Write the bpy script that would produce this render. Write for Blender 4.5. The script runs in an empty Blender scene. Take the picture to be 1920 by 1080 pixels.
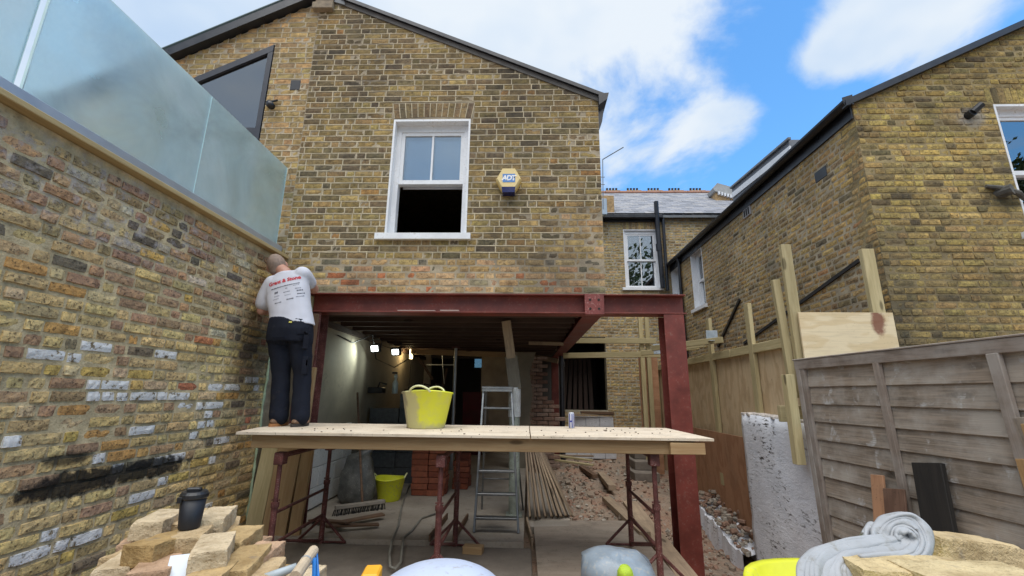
import bpy, bmesh, math, random
from mathutils import Vector, Matrix, noise
from mathutils.bvhtree import BVHTree
from mathutils.geometry import tessellate_polygon

S = bpy.context.scene
COL = S.collection
V = Vector
UP = V((0, 0, 1))
EYE = 1.30            # camera height above the extension's floor slab, metres

# ------------------------------------------------------------------ camera
FPX = 822.0           # focal length in pixels of a 1920 px wide frame
_d = V((25, 200, FPX)).normalized()
_z = V((40, -FPX * FPX / 200 - 5, FPX)); _z = (_z - _d * _z.dot(_d)).normalized()
_x = _z.cross(_d)
if _x.x < 0: _x = -_x
def unview(v):                      # image-space vector (right, down, forward) -> world
    return V((_x.dot(v), _d.dot(v), -_z.dot(v))) if False else V((_x.dot(v), _d.dot(v), _z.dot(v)))
cam_d = bpy.data.cameras.new('camera'); cam = bpy.data.objects.new('camera', cam_d); COL.objects.link(cam)
r_, u_, b_ = unview(V((1, 0, 0))), -unview(V((0, 1, 0))), -unview(V((0, 0, 1)))
cam.matrix_world = Matrix(((r_.x, u_.x, b_.x, 0), (r_.y, u_.y, b_.y, 0), (r_.z, u_.z, b_.z, EYE), (0, 0, 0, 1)))
cam_d.sensor_width = 36; cam_d.lens = FPX / 1920 * 36
cam_d.clip_start = 0.05; cam_d.clip_end = 600
S.camera = cam

def at(px, py, Y=None, X=None, Z=None):
    """world point on the sight line of a photograph pixel at a known depth, side or height (used to survey the place)"""
    r = unview(V((px - 960, py - 540, FPX)))
    k = Y / r.y if Y is not None else (X / r.x if X is not None else (Z - EYE) / r.z)
    return V((r.x * k, r.y * k, r.z * k + EYE))
def proj(p):
    q = V((p[0], p[1], p[2] - EYE))
    c = _x * q.x + _d * q.y + _z * q.z
    return (960 + FPX * c.x / c.z, 540 + FPX * c.y / c.z, c.z)

# ------------------------------------------------------------------ sky, sun, exposure
SUN_EL, SUN_AZ = math.radians(70), math.radians(180)     # azimuth clockwise from +Y (into the picture)
SUN_DIR = V((math.sin(SUN_AZ) * math.cos(SUN_EL), math.cos(SUN_AZ) * math.cos(SUN_EL), math.sin(SUN_EL)))
W = bpy.data.worlds.new('World'); S.world = W; W.use_nodes = True
sun_d = bpy.data.lights.new('sun', 'SUN'); sun_d.energy = 2.7; sun_d.angle = math.radians(72); sun_d.color = (1, .96, .9)
sun = bpy.data.objects.new('sun', sun_d); COL.objects.link(sun)
sun.rotation_euler = SUN_DIR.to_track_quat('Z', 'Y').to_euler()
S.view_settings.view_transform = 'Standard'; S.view_settings.look = 'None'
S.view_settings.exposure = 0.56; S.view_settings.gamma = 1; S.view_settings.use_curve_mapping = False
S.render.engine = 'CYCLES'
S.cycles.use_denoising = True
S.cycles.max_bounces = 7; S.cycles.diffuse_bounces = 5; S.cycles.glossy_bounces = 3; S.cycles.transmission_bounces = 5; S.cycles.transparent_max_bounces = 8
S.cycles.sample_clamp_indirect = 4

# ------------------------------------------------------------------ node helper
class NT:
    def __init__(s, tree):
        s.t = tree; s.n = tree.nodes; s.n.clear()
    def N(s, typ, ins=None, **props):
        n = s.n.new(typ)
        for k, v in props.items(): setattr(n, k, v)
        for k, v in (ins or {}).items():
            sk = n.inputs[k]
            if isinstance(v, bpy.types.NodeSocket): s.t.links.new(v, sk)
            else:
                try: sk.default_value = v
                except Exception: sk.default_value = (v[0], v[1], v[2], 1) if len(v) == 3 else v[:3]
        return n
    def math(s, op, a, b=0.0, clamp=False):
        return s.N('ShaderNodeMath', {0: a, 1: b}, operation=op, use_clamp=clamp).outputs[0]
    def vmath(s, op, a, b=(0, 0, 0), out=0):
        return s.N('ShaderNodeVectorMath', {0: a, 1: b}, operation=op).outputs[out]
    def noise(s, vec, scale, detail=3, rough=.55, w=None, dist=0):
        ins = {'Scale': scale, 'Detail': detail, 'Roughness': rough, 'Distortion': dist}
        if vec is not None: ins['Vector'] = vec
        if w is not None: ins['W'] = w
        return s.N('ShaderNodeTexNoise', ins, noise_dimensions='4D' if w is not None else '3D').outputs['Fac']
    def mr(s, v, a, b, c=0.0, d=1.0, smooth=False):
        n = s.N('ShaderNodeMapRange', {0: v, 1: a, 2: b, 3: c, 4: d}, clamp=True)
        if smooth: n.interpolation_type = 'SMOOTHSTEP'
        return n.outputs[0]
    def mix(s, f, a, b, mode='MIX'):
        n = s.n.new('ShaderNodeMix'); n.data_type = 'RGBA'; n.blend_type = mode; n.clamp_result = False
        for i, v in ((0, f), (6, a), (7, b)):
            if isinstance(v, bpy.types.NodeSocket): s.t.links.new(v, n.inputs[i])
            else: n.inputs[i].default_value = v if i == 0 else (v[0], v[1], v[2], 1)
        return n.outputs[2]
    def ramp(s, f, stops):
        n = s.n.new('ShaderNodeValToRGB'); e = n.color_ramp.elements
        while len(e) < len(stops): e.new(.5)
        for el, (p, c) in zip(e, stops): el.position = p; el.color = (c[0], c[1], c[2], 1)
        s.t.links.new(f, n.inputs[0]); return n.outputs[0]
    def bump(s, h, strength=.4, dist=.004):
        return s.N('ShaderNodeBump', {'Strength': strength, 'Distance': dist, 'Height': h}).outputs[0]

def mat(name):
    m = bpy.data.materials.new(name); m.use_nodes = True
    T = NT(m.node_tree); T.m = m
    T.out = T.n.new('ShaderNodeOutputMaterial')
    return T
def finish(T, col, rough=.8, normal=None, metal=0.0, spec=.5, **ex):
    ins = {'Base Color': col, 'Roughness': rough, 'Metallic': metal, 'Specular IOR Level': spec}
    if normal is not None: ins['Normal'] = normal
    ins.update(ex)
    b = T.N('ShaderNodeBsdfPrincipled', ins)
    T.t.links.new(b.outputs[0], T.out.inputs[0]); T.b = b
    return T.m
def pos(T): return T.N('ShaderNodeNewGeometry').outputs['Position']
def objc(T, rnd=True):
    """object coordinates shifted by a per-object random amount"""
    o = T.N('ShaderNodeTexCoord').outputs['Object']
    if not rnd: return o
    r = T.N('ShaderNodeObjectInfo').outputs['Random']
    return T.vmath('ADD', o, T.N('ShaderNodeCombineXYZ', {0: T.math('MULTIPLY', r, 31), 1: T.math('MULTIPLY', r, 17), 2: T.math('MULTIPLY', r, 53)}).outputs[0])

# sky: Nishita air, with clouds whose cover thins towards the right
T = NT(W.node_tree)
sky = T.N('ShaderNodeTexSky', None, sky_type='NISHITA', sun_disc=False, sun_elevation=SUN_EL, sun_rotation=SUN_AZ, air_density=1.15, dust_density=.6, ozone_density=2.5, altitude=50).outputs[0]
dr = T.N('ShaderNodeTexCoord').outputs['Generated']
A_, B_ = unview(V((1425 - 960, 0 - 540, FPX))), unview(V((1130 - 960, 270 - 540, FPX)))
nrm = A_.cross(B_).normalized()
if nrm.x < 0: nrm = -nrm
side = T.vmath('DOT_PRODUCT', dr, nrm, out=1)
sep = T.N('ShaderNodeSeparateXYZ', {0: dr})
k_ = T.math('ADD', T.math('MAXIMUM', sep.outputs[2], 0), .22)
cp = T.N('ShaderNodeCombineXYZ', {0: T.math('DIVIDE', sep.outputs[0], k_), 1: T.math('DIVIDE', sep.outputs[1], k_), 2: .3}).outputs[0]
n1 = T.noise(cp, 2.7, 8, .58, dist=.3)
n2 = T.noise(cp, .9, 4, .5)
cov = T.math('ADD', T.math('ADD', T.math('MULTIPLY', n1, 1.7), T.math('MULTIPLY', n2, .35)), T.math('MULTIPLY', T.math('ADD', side, .02), -2.4))
for (px, py, amt, k) in ((1345, 245, .36, 300), (1400, 215, .25, 600), (1535, 115, .40, 700), (1690, 45, .5, 190), (1830, 5, .62, 150), (1590, 75, .3, 500), (1180, 310, .25, 200)):
    dd = unview(V((px - 960, py - 540, FPX))).normalized()
    g = T.math('POWER', 2.71828, T.math('MULTIPLY', T.math('SUBTRACT', T.vmath('DOT_PRODUCT', dr, dd, out=1), 1.0), k))
    cov = T.math('ADD', cov, T.math('MULTIPLY', g, amt))
cm = T.mr(cov, .90, 1.30, 0, 1, True)
shade = T.noise(cp, 1.3, 5, .55)
ccol = T.ramp(shade, [(.36, (3.0, 4.2, 6.0)), (.5, (4.2, 5.15, 6.4)), (.64, (5.6, 6.1, 6.65))])
blue = T.mix(1.0, sky, (.95, 1.6, 1.95), 'MULTIPLY')
skyc = T.mix(cm, blue, ccol)
bg = T.N('ShaderNodeBackground', {0: skyc, 1: .1})
wo = T.n.new('ShaderNodeOutputWorld'); T.t.links.new(bg.outputs[0], wo.inputs[0])

# ------------------------------------------------------------------ object helpers
def WM(o):
    m = o.matrix_basis.copy()
    return WM(o.parent) @ m if o.parent else m
def put(o, parent=None, M=None):
    """link an object; M is its world matrix, wherever its parent stands"""
    COL.objects.link(o)
    M = M or Matrix.Identity(4)
    if parent is not None:
        o.parent = parent; o.matrix_basis = WM(parent).inverted() @ M
    else: o.matrix_basis = M
    return o
def tag(o, label, cat, group=None):
    o['label'] = label; o['category'] = cat
    if group: o['group'] = group
    return o
def thing(name, label, cat, loc=(0, 0, 0), group=None, rz=0):
    o = bpy.data.objects.new(name, None); o.empty_display_size = .1
    put(o, None, Matrix.Translation(V(loc)) @ Matrix.Rotation(rz, 4, 'Z'))
    return tag(o, label, cat, group)
def kind(o, k): o['kind'] = k; return o
def dup(root, M=None, label=None, group=None):
    def cp(o, par):
        c = o.copy(); COL.objects.link(c); c.parent = par
        for ch in KIDS.get(o.name, []): 
            d = cp(ch, c); 
        return c
    KIDS = {}
    for o in COL.objects:
        if o.parent: KIDS.setdefault(o.parent.name, []).append(o)
    r = cp(root, None)
    if M is not None: r.matrix_basis = M
    if label: r['label'] = label
    if group: r['group'] = group
    return r

class MB:
    def __init__(s): s.v = []; s.f = []; s.mi = []
    def add(s, vs, fs, mi=0):
        b = len(s.v); s.v += [tuple(v) for v in vs]; s.f += [tuple(b + i for i in f) for f in fs]; s.mi += [mi] * len(fs); return s
    def cbox(s, M, sx, sy, sz, c=.003, mi=0):
        """chamfered box centred on the matrix M"""
        c = min(c, sx * .3, sy * .3, sz * .3)
        hx, hy, hz = sx / 2, sy / 2, sz / 2
        vs, idx = [], {}
        for a in (-1, 1):
            for b in (-1, 1):
                for d in (-1, 1):
                    for k, p in enumerate(((a * hx, b * (hy - c), d * (hz - c)), (a * (hx - c), b * hy, d * (hz - c)), (a * (hx - c), b * (hy - c), d * hz))):
                        idx[a, b, d, k] = len(vs); vs.append(M @ V(p))
        fs = []
        for a in (-1, 1):
            q = [idx[a, -1, -1, 0], idx[a, 1, -1, 0], idx[a, 1, 1, 0], idx[a, -1, 1, 0]]; fs.append(q if a > 0 else q[::-1])
            q = [idx[-1, a, -1, 1], idx[-1, a, 1, 1], idx[1, a, 1, 1], idx[1, a, -1, 1]]; fs.append(q if a > 0 else q[::-1])
            q = [idx[-1, -1, a, 2], idx[1, -1, a, 2], idx[1, 1, a, 2], idx[-1, 1, a, 2]]; fs.append(q if a > 0 else q[::-1])
        for a in (-1, 1):
            for b in (-1, 1):
                q = [idx[a, b, -1, 0], idx[a, b, 1, 0], idx[a, b, 1, 1], idx[a, b, -1, 1]]; fs.append(q if a * b < 0 else q[::-1])
                q = [idx[a, -1, b, 0], idx[a, 1, b, 0], idx[a, 1, b, 2], idx[a, -1, b, 2]]; fs.append(q if a * b > 0 else q[::-1])
                q = [idx[-1, a, b, 1], idx[1, a, b, 1], idx[1, a, b, 2], idx[-1, a, b, 2]]; fs.append(q if a * b < 0 else q[::-1])
                for d in (-1, 1):
                    q = [idx[a, b, d, 0], idx[a, b, d, 1], idx[a, b, d, 2]]; fs.append(q if a * b * d > 0 else q[::-1])
        return s.add(vs, fs, mi)
    def box(s, x0, x1, y0, y1, z0, z1, c=.003, mi=0):
        return s.cbox(Matrix.Translation(V(((x0 + x1) / 2, (y0 + y1) / 2, (z0 + z1) / 2))), abs(x1 - x0), abs(y1 - y0), abs(z1 - z0), c, mi)
    def bar(s, p0, p1, w, t, up=UP, c=.003, mi=0):
        M, L = frame(p0, p1, up); return s.cbox(M, L, w, t, c, mi)
    def tube(s, pts, r, n=8, mi=0, cap=True):
        pts = [V(p) for p in pts]; rs = r if isinstance(r, (list, tuple)) else [r] * len(pts)
        rings = []; ref = None
        for i, p in enumerate(pts):
            d = (pts[min(i + 1, len(pts) - 1)] - pts[max(i - 1, 0)]).normalized()
            if ref is None: ref = d.orthogonal().normalized()
            ref = (ref - d * ref.dot(d)); ref = ref.normalized() if ref.length > 1e-6 else d.orthogonal().normalized()
            q = d.cross(ref)
            rings.append([p + (ref * math.cos(2 * math.pi * k / n) + q * math.sin(2 * math.pi * k / n)) * rs[i] for k in range(n)])
        vs = [v for rg in rings for v in rg]; fs = []
        for i in range(len(pts) - 1):
            for k in range(n):
                a, b = i * n + k, i * n + (k + 1) % n; fs.append((a, b, b + n, a + n))
        if cap: fs += [tuple(range(n))[::-1], tuple(range((len(pts) - 1) * n, len(pts) * n))]
        return s.add(vs, fs, mi)
    def lathe(s, c, prof, n=24, axis=UP, mi=0, sx=1, sy=1):
        q = axis.to_track_quat('Z', 'Y').to_matrix(); vs = []; fs = []
        for (r, h) in prof:
            for k in range(n):
                a = 2 * math.pi * k / n; vs.append(V(c) + q @ V((math.cos(a) * r * sx, math.sin(a) * r * sy, h)))
        for i in range(len(prof) - 1):
            for k in range(n):
                a, b = i * n + k, i * n + (k + 1) % n; fs.append((a, b, b + n, a + n))
        return s.add(vs, fs, mi)
    def prism(s, poly, d, mi=0):
        """poly: planar 3D points, pushed along d"""
        d = V(d); n = len(poly); vs = [V(p) for p in poly] + [V(p) + d for p in poly]
        fs = [tuple(range(n)), tuple(range(2 * n - 1, n - 1, -1))] + [(i, i + n, (i + 1) % n + n, (i + 1) % n) for i in range(n)]
        return s.add(vs, fs, mi)
    def mesh(s, name, mats, smooth=False, fix=True, inv=None):
        me = bpy.data.meshes.new(name)
        vs = [inv @ V(v) for v in s.v] if inv is not None else s.v
        me.from_pydata(vs, [], s.f)
        for m in (mats if isinstance(mats, (list, tuple)) else [mats]): me.materials.append(m)
        if max(s.mi, default=0) > 0: me.polygons.foreach_set('material_index', s.mi)
        if fix:
            bm = bmesh.new(); bm.from_mesh(me); bmesh.ops.recalc_face_normals(bm, faces=bm.faces); bm.to_mesh(me); bm.free()
        if smooth: me.polygons.foreach_set('use_smooth', [True] * len(me.polygons))
        me.update(); return me
    def build(s, name, mats, parent=None, smooth=False, fix=True, origin=None):
        """geometry given in world coordinates -> one object"""
        M = WM(parent) if (parent is not None and origin is None) else Matrix.Translation(V(origin)) if origin is not None else Matrix.Identity(4)
        me = s.mesh(name, mats, smooth, fix, M.inverted())
        return put(bpy.data.objects.new(name, me), parent, M)

def frame(p0, p1, up=UP):
    p0, p1 = V(p0), V(p1); x = p1 - p0; L = x.length; x.normalize(); up = V(up)
    y = up.cross(x)
    y = y.normalized() if y.length > 1e-5 else x.orthogonal().normalized()
    z = x.cross(y); c = (p0 + p1) / 2
    return Matrix(((x.x, y.x, z.x, c.x), (x.y, y.y, z.y, c.y), (x.z, y.z, z.z, c.z), (0, 0, 0, 1))), L
def plank(name, p0, p1, w, t, m, parent=None, up=UP, c=.003):
    """a board whose grain runs along its own local X"""
    M, L = frame(p0, p1, up); b = MB(); b.cbox(Matrix.Identity(4), L, w, t, c)
    return put(bpy.data.objects.new(name, b.mesh(name, m, fix=False)), parent, M)

# ------------------------------------------------------------------ materials
def m_plain(name, col, rough=.6, var=.25, scale=6, bump=.15, metal=0., spec=.5, spots=None):
    T = mat(name); p = objc(T); a = T.noise(p, scale, 5, .6); b = T.noise(p, scale * 9, 3, .6)
    c = T.mix(1, col, T.ramp(a, [(.3, (1 - var,) * 3), (.7, (1 + var,) * 3)]), 'MULTIPLY')
    if spots:
        k = T.math('MULTIPLY', T.mr(b, .56, .68), T.mr(a, .4, .6)); c = T.mix(k, c, spots)
    rr = T.mr(a, .3, .7, max(rough - .1, .02), min(rough + .1, 1))
    return finish(T, c, rr, T.bump(T.math('ADD', a, T.math('MULTIPLY', b, .4)), bump, .003), metal, spec)

def m_wood(name, c1, c2, dark=(.05, .03, .02), grain=1.0, knots=.5, rough=.75, weather=None, dirt=.0, bump=.3, knotc=None, scrape=None):
    T = mat(name); p = objc(T)
    st = T.N('ShaderNodeMapping', {'Vector': p, 'Scale': (1.4 * grain, 14 * grain, 22 * grain)}).outputs[0]
    w = T.noise(st, 1.3, 4, .6, dist=1.2)
    fine = T.noise(T.N('ShaderNodeMapping', {'Vector': p, 'Scale': (6, 140, 140)}).outputs[0], 1, 3, .6)
    c = T.mix(T.mr(w, .32, .68), c1, c2)
    rv = T.mr(T.N('ShaderNodeObjectInfo').outputs['Random'], 0, 1, .82, 1.18); c = T.mix(1, c, T.N('ShaderNodeCombineColor', {0: rv, 1: rv, 2: rv}).outputs[0], 'MULTIPLY')
    c = T.mix(T.mr(fine, .45, .75, 0, .35), c, dark)
    if knots:
        kv = T.N('ShaderNodeTexVoronoi', {'Vector': T.N('ShaderNodeMapping', {'Vector': p, 'Scale': (2.2, 7, 7)}).outputs[0], 'Scale': 1.0}, feature='F1')
        rr = T.N('ShaderNodeSeparateColor', {0: kv.outputs['Color']}).outputs[0]
        ring = T.math('MULTIPLY', T.mr(kv.outputs['Distance'], .10, .17, 1, 0, True), T.mr(rr, 1 - knots * .5, 1 - knots * .5 + .02))
        c = T.mix(T.math('MULTIPLY', ring, .85), c, knotc or tuple(x * .35 for x in c2))
    if weather:
        c = T.mix(T.mr(T.noise(p, 3.5, 5, .65), .4, .65, 0, .8), c, weather)
    if scrape:
        sc_ = T.noise(T.N('ShaderNodeMapping', {'Vector': p, 'Scale': (6, 2.4, 5), 'Rotation': (0, 0, .5)}).outputs[0], 1.5, 5, .6, dist=.6)
        c = T.mix(T.math('MULTIPLY', T.mr(sc_, .585, .68), T.mr(fine, .3, .6)), c, scrape)
    if dirt:
        c = T.mix(T.mr(T.noise(pos(T), 5, 6, .7), .5, .75, 0, dirt), c, (.07, .055, .045))
    return finish(T, c, rough, T.bump(T.math('ADD', T.math('MULTIPLY', w, .5), fine), bump, .002), spec=.3)

def m_ply(name, base, fig, dirt=.3, stain=None):
    """rotary-cut plywood face: broad cathedral figure"""
    T = mat(name); p = objc(T)
    d = T.noise(T.N('ShaderNodeMapping', {'Vector': p, 'Scale': (1.0, 2.6, 2.6)}).outputs[0], 1.2, 3, .5)
    wv = T.N('ShaderNodeMath', {0: T.math('MULTIPLY', d, 34)}, operation='SINE').outputs[0]
    f = T.noise(T.N('ShaderNodeMapping', {'Vector': p, 'Scale': (5, 90, 90)}).outputs[0], 1, 3, .6)
    c = T.mix(T.mr(wv, -.2, 1, 0, .75, True), base, fig)
    c = T.mix(T.mr(f, .5, .75, 0, .3), c, tuple(x * .5 for x in fig))
    q = pos(T)
    c = T.mix(T.mr(T.noise(q, 4, 6, .7), .5, .78, 0, dirt), c, (.10, .08, .06))
    c = T.mix(T.mr(T.noise(q, 60, 2, .6), .66, .72, 0, dirt * 1.6), c, (.05, .035, .025))
    if stain: c = T.mix(stain(T), c, (.16, .035, .02))
    return finish(T, c, .75, T.bump(f, .15, .002), spec=.3)

def dist_mask(T, c, s, inner=.6, wob=.35, nscale=6):
    """1 inside an ellipsoid of half-sizes s about c, with a ragged edge"""
    q = T.vmath('DIVIDE', T.vmath('SUBTRACT', pos(T), c), s)
    d = T.math('ADD', T.vmath('LENGTH', q, out=1), T.math('MULTIPLY', T.math('SUBTRACT', T.noise(pos(T), nscale, 5, .65), .5), wob * 2))
    return T.mr(d, inner, 1.0, 1, 0, True)

def brick_mats(name, soot=.35, soot_scale=1.1, pit=.5, bumpy=.6, marks=(), mortar=(.42, .36, .26), mvar=.3, mdark=.35, n1s=16, bd=.006):
    """three materials of one wall: bricks as objects (colour from the object), bricks joined (colour attribute), mortar"""
    out = []
    for src in ('object', 'joined', 'mortar'):
        T = mat('%s_%s' % (name, src)); p = pos(T)
        if src == 'object':
            n = T.N('ShaderNodeObjectInfo'); tone, seed = n.outputs['Color'], n.outputs['Alpha']
        elif src == 'joined':
            n = T.N('ShaderNodeAttribute', None, attribute_name='tone', attribute_type='GEOMETRY'); tone, seed = n.outputs['Color'], n.outputs['Alpha']
        else: tone, seed = None, None
        if tone is not None:
            w = T.math('MULTIPLY', seed, 60)
            n1 = T.noise(p, n1s, 6, .66, w=w); n2 = T.noise(p, 60, 4, .7, w=w)
            c = T.mix(1, tone, T.ramp(n1, [(.30, (.46, .43, .42)), (.48, (1, 1, 1)), (.68, (1.5, 1.43, 1.25))]), 'MULTIPLY')
            c = T.mix(T.math('MULTIPLY', T.mr(n2, .53, .63), pit), c, (.035, .03, .025))
            pm = T.math('MULTIPLY', T.math('GREATER_THAN', seed, .5), T.mr(T.math('ADD', n1, T.math('MULTIPLY', T.math('SUBTRACT', n2, .5), .35)), .40, .46))
            c = T.mix(T.math('MULTIPLY', pm, .93), c, T.mix(n2, (.92, .92, .93), (.58, .57, .56)))
        else:
            n1 = T.noise(p, 9, 5, .65); n2 = T.noise(p, 90, 3, .6)
            c = T.mix(1, mortar, T.ramp(n1, [(.3, (1 - mvar,) * 3), (.7, (1 + mvar,) * 3)]), 'MULTIPLY')
            c = T.mix(T.mr(n2, .55, .75, 0, mdark), c, tuple(x * .35 for x in mortar))
        n3 = T.noise(p, soot_scale, 5, .6)
        c = T.mix(T.mr(n3, .48, .70, 0, soot), c, (.05, .043, .036))
        for f in marks:
            k, col = f(T); c = T.mix(k, c, col)
        out.append(finish(T, c, .92, T.bump(T.math('ADD', n1, T.math('MULTIPLY', n2, .5)), bumpy, bd), spec=.2))
    return out

M = {}
M['white'] = m_plain('white_paint', (.73, .74, .76), .45, .10, 5, .15, spots=(.56, .54, .51))
M['primer'] = m_plain('red_oxide_primer', (.152, .029, .020), .55, .35, 5, .15, spots=(.20, .085, .065))
M['rust'] = m_plain('rusty_maroon_steel', (.10, .028, .024), .65, .5, 14, .3, spots=(.30, .22, .2))
M['black'] = m_plain('black_plastic', (.012, .013, .016), .4, .25, 8, .1)
M['dark'] = m_plain('dark_soot', (.02, .018, .017), .9, .4, 6, .3)  # own colour of pots and bristles; painted darkness in slots, holes, upper room
M['alu'] = m_plain('dull_aluminium', (.22, .23, .235), .42, .25, 10, .12, .85, spots=(.25, .22, .2))
M['galv'] = m_plain('galvanised_steel', (.42, .46, .50), .45, .15, 14, .1, .6)
M['pine'] = m_wood('fresh_pine', (.40, .28, .15), (.31, .20, .10), (.25, .14, .06), 1, .7)
M['tanal'] = m_wood('green_tanalised_timber', (.50, .42, .24), (.38, .31, .16), (.2, .15, .07), 1, .6)
M['oldwood'] = m_wood('old_brown_timber', (.20, .12, .07), (.12, .07, .045), (.03, .02, .015), 1, .5, dirt=.4)
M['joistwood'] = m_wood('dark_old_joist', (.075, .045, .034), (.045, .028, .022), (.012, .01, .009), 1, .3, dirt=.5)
M['greyboard'] = m_wood('weathered_grey_board', (.35, .28, .215), (.175, .142, .11), (.04, .032, .025), 1.1, .55, .8, weather=(.42, .38, .33), bump=.8, scrape=(.50, .49, .475))
M['greyrail'] = m_wood('weathered_grey_rail', (.32, .26, .215), (.20, .16, .13), (.05, .038, .03), 1, .3, .8, weather=(.37, .335, .30), bump=.6)
M['ply'] = m_ply('pale_plywood', (.72, .60, .40), (.62, .48, .28), .10, stain=lambda T: T.math('MULTIPLY', dist_mask(T, (3.2, 4.05, 1.98), (.075, .2, .15), .5, .5, 16), .85))
M['plywarm'] = m_ply('hoarding_plywood', (.62, .47, .29), (.50, .35, .20), .22)
M['plydirty'] = m_ply('scaffold_plywood', (.66, .57, .45), (.60, .50, .375), .5)
M['plyfloor'] = m_ply('trodden_plywood', (.30, .25, .20), (.26, .21, .165), .75)
M['brownboard'] = m_ply('brown_faced_board', (.42, .225, .125), (.34, .17, .09), .3)
M['floorplank'] = m_wood('old_floorboard', (.36, .27, .18), (.26, .19, .13), (.07, .05, .04), 1, .4, dirt=.5)
M['plaster'] = m_plain('dingy_plaster', (.25, .22, .165), .9, .22, 2.2, .2, spots=(.22, .19, .15))
M['blackgutter'] = m_plain('black_gutter', (.014, .015, .02), .35, .3, 8, .1)
M['lead'] = m_plain('grey_flashing', (.16, .17, .18), .6, .3, 6, .2)
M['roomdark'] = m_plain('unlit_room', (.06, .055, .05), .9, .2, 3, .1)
M['frame'] = m_plain('anthracite_frame', (.03, .032, .042), .4, .1, 6, .05)
# ------------------------------------------------------------------ brickwork
BH, CO = .0635, .075
def brick_geo(L, h, rng, rough, ch, proud, depth=.03):
    """one brick face with rounded arrises and a worn front: 15 + 12 points, 20 quads"""
    fr = []
    for j in range(3):
        for i in range(5):
            x, z = -L / 2 + L * i / 4, -h / 2 + h * j / 2
            bx, bz = i in (0, 4), j in (0, 2); y = -proud + rng.uniform(-1, 1) * rough * .5
            if bx: x -= math.copysign(ch * rng.uniform(.4, 1.6), x); y += ch * rng.uniform(.5, 1.2)
            if bz: z -= math.copysign(ch * rng.uniform(.3, 1.3) + rng.uniform(0, rough) * .4, z); y += ch * rng.uniform(.3, 1.0)
            fr.append((x, min(y, -.0008), z))
    loop = [0, 1, 2, 3, 4, 9, 14, 13, 12, 11, 10, 5]
    ring = []
    for k in loop:
        i, j = k % 5, k // 5; ring.append((-L / 2 + L * i / 4, depth, -h / 2 + h * j / 2))
    fs = [(j * 5 + i, j * 5 + i + 1, j * 5 + i + 6, j * 5 + i + 5) for j in range(2) for i in range(4)]
    fs += [(loop[k], 15 + k, 15 + (k + 1) % 12, loop[(k + 1) % 12]) for k in range(12)]
    return fr + ring, fs

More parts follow.
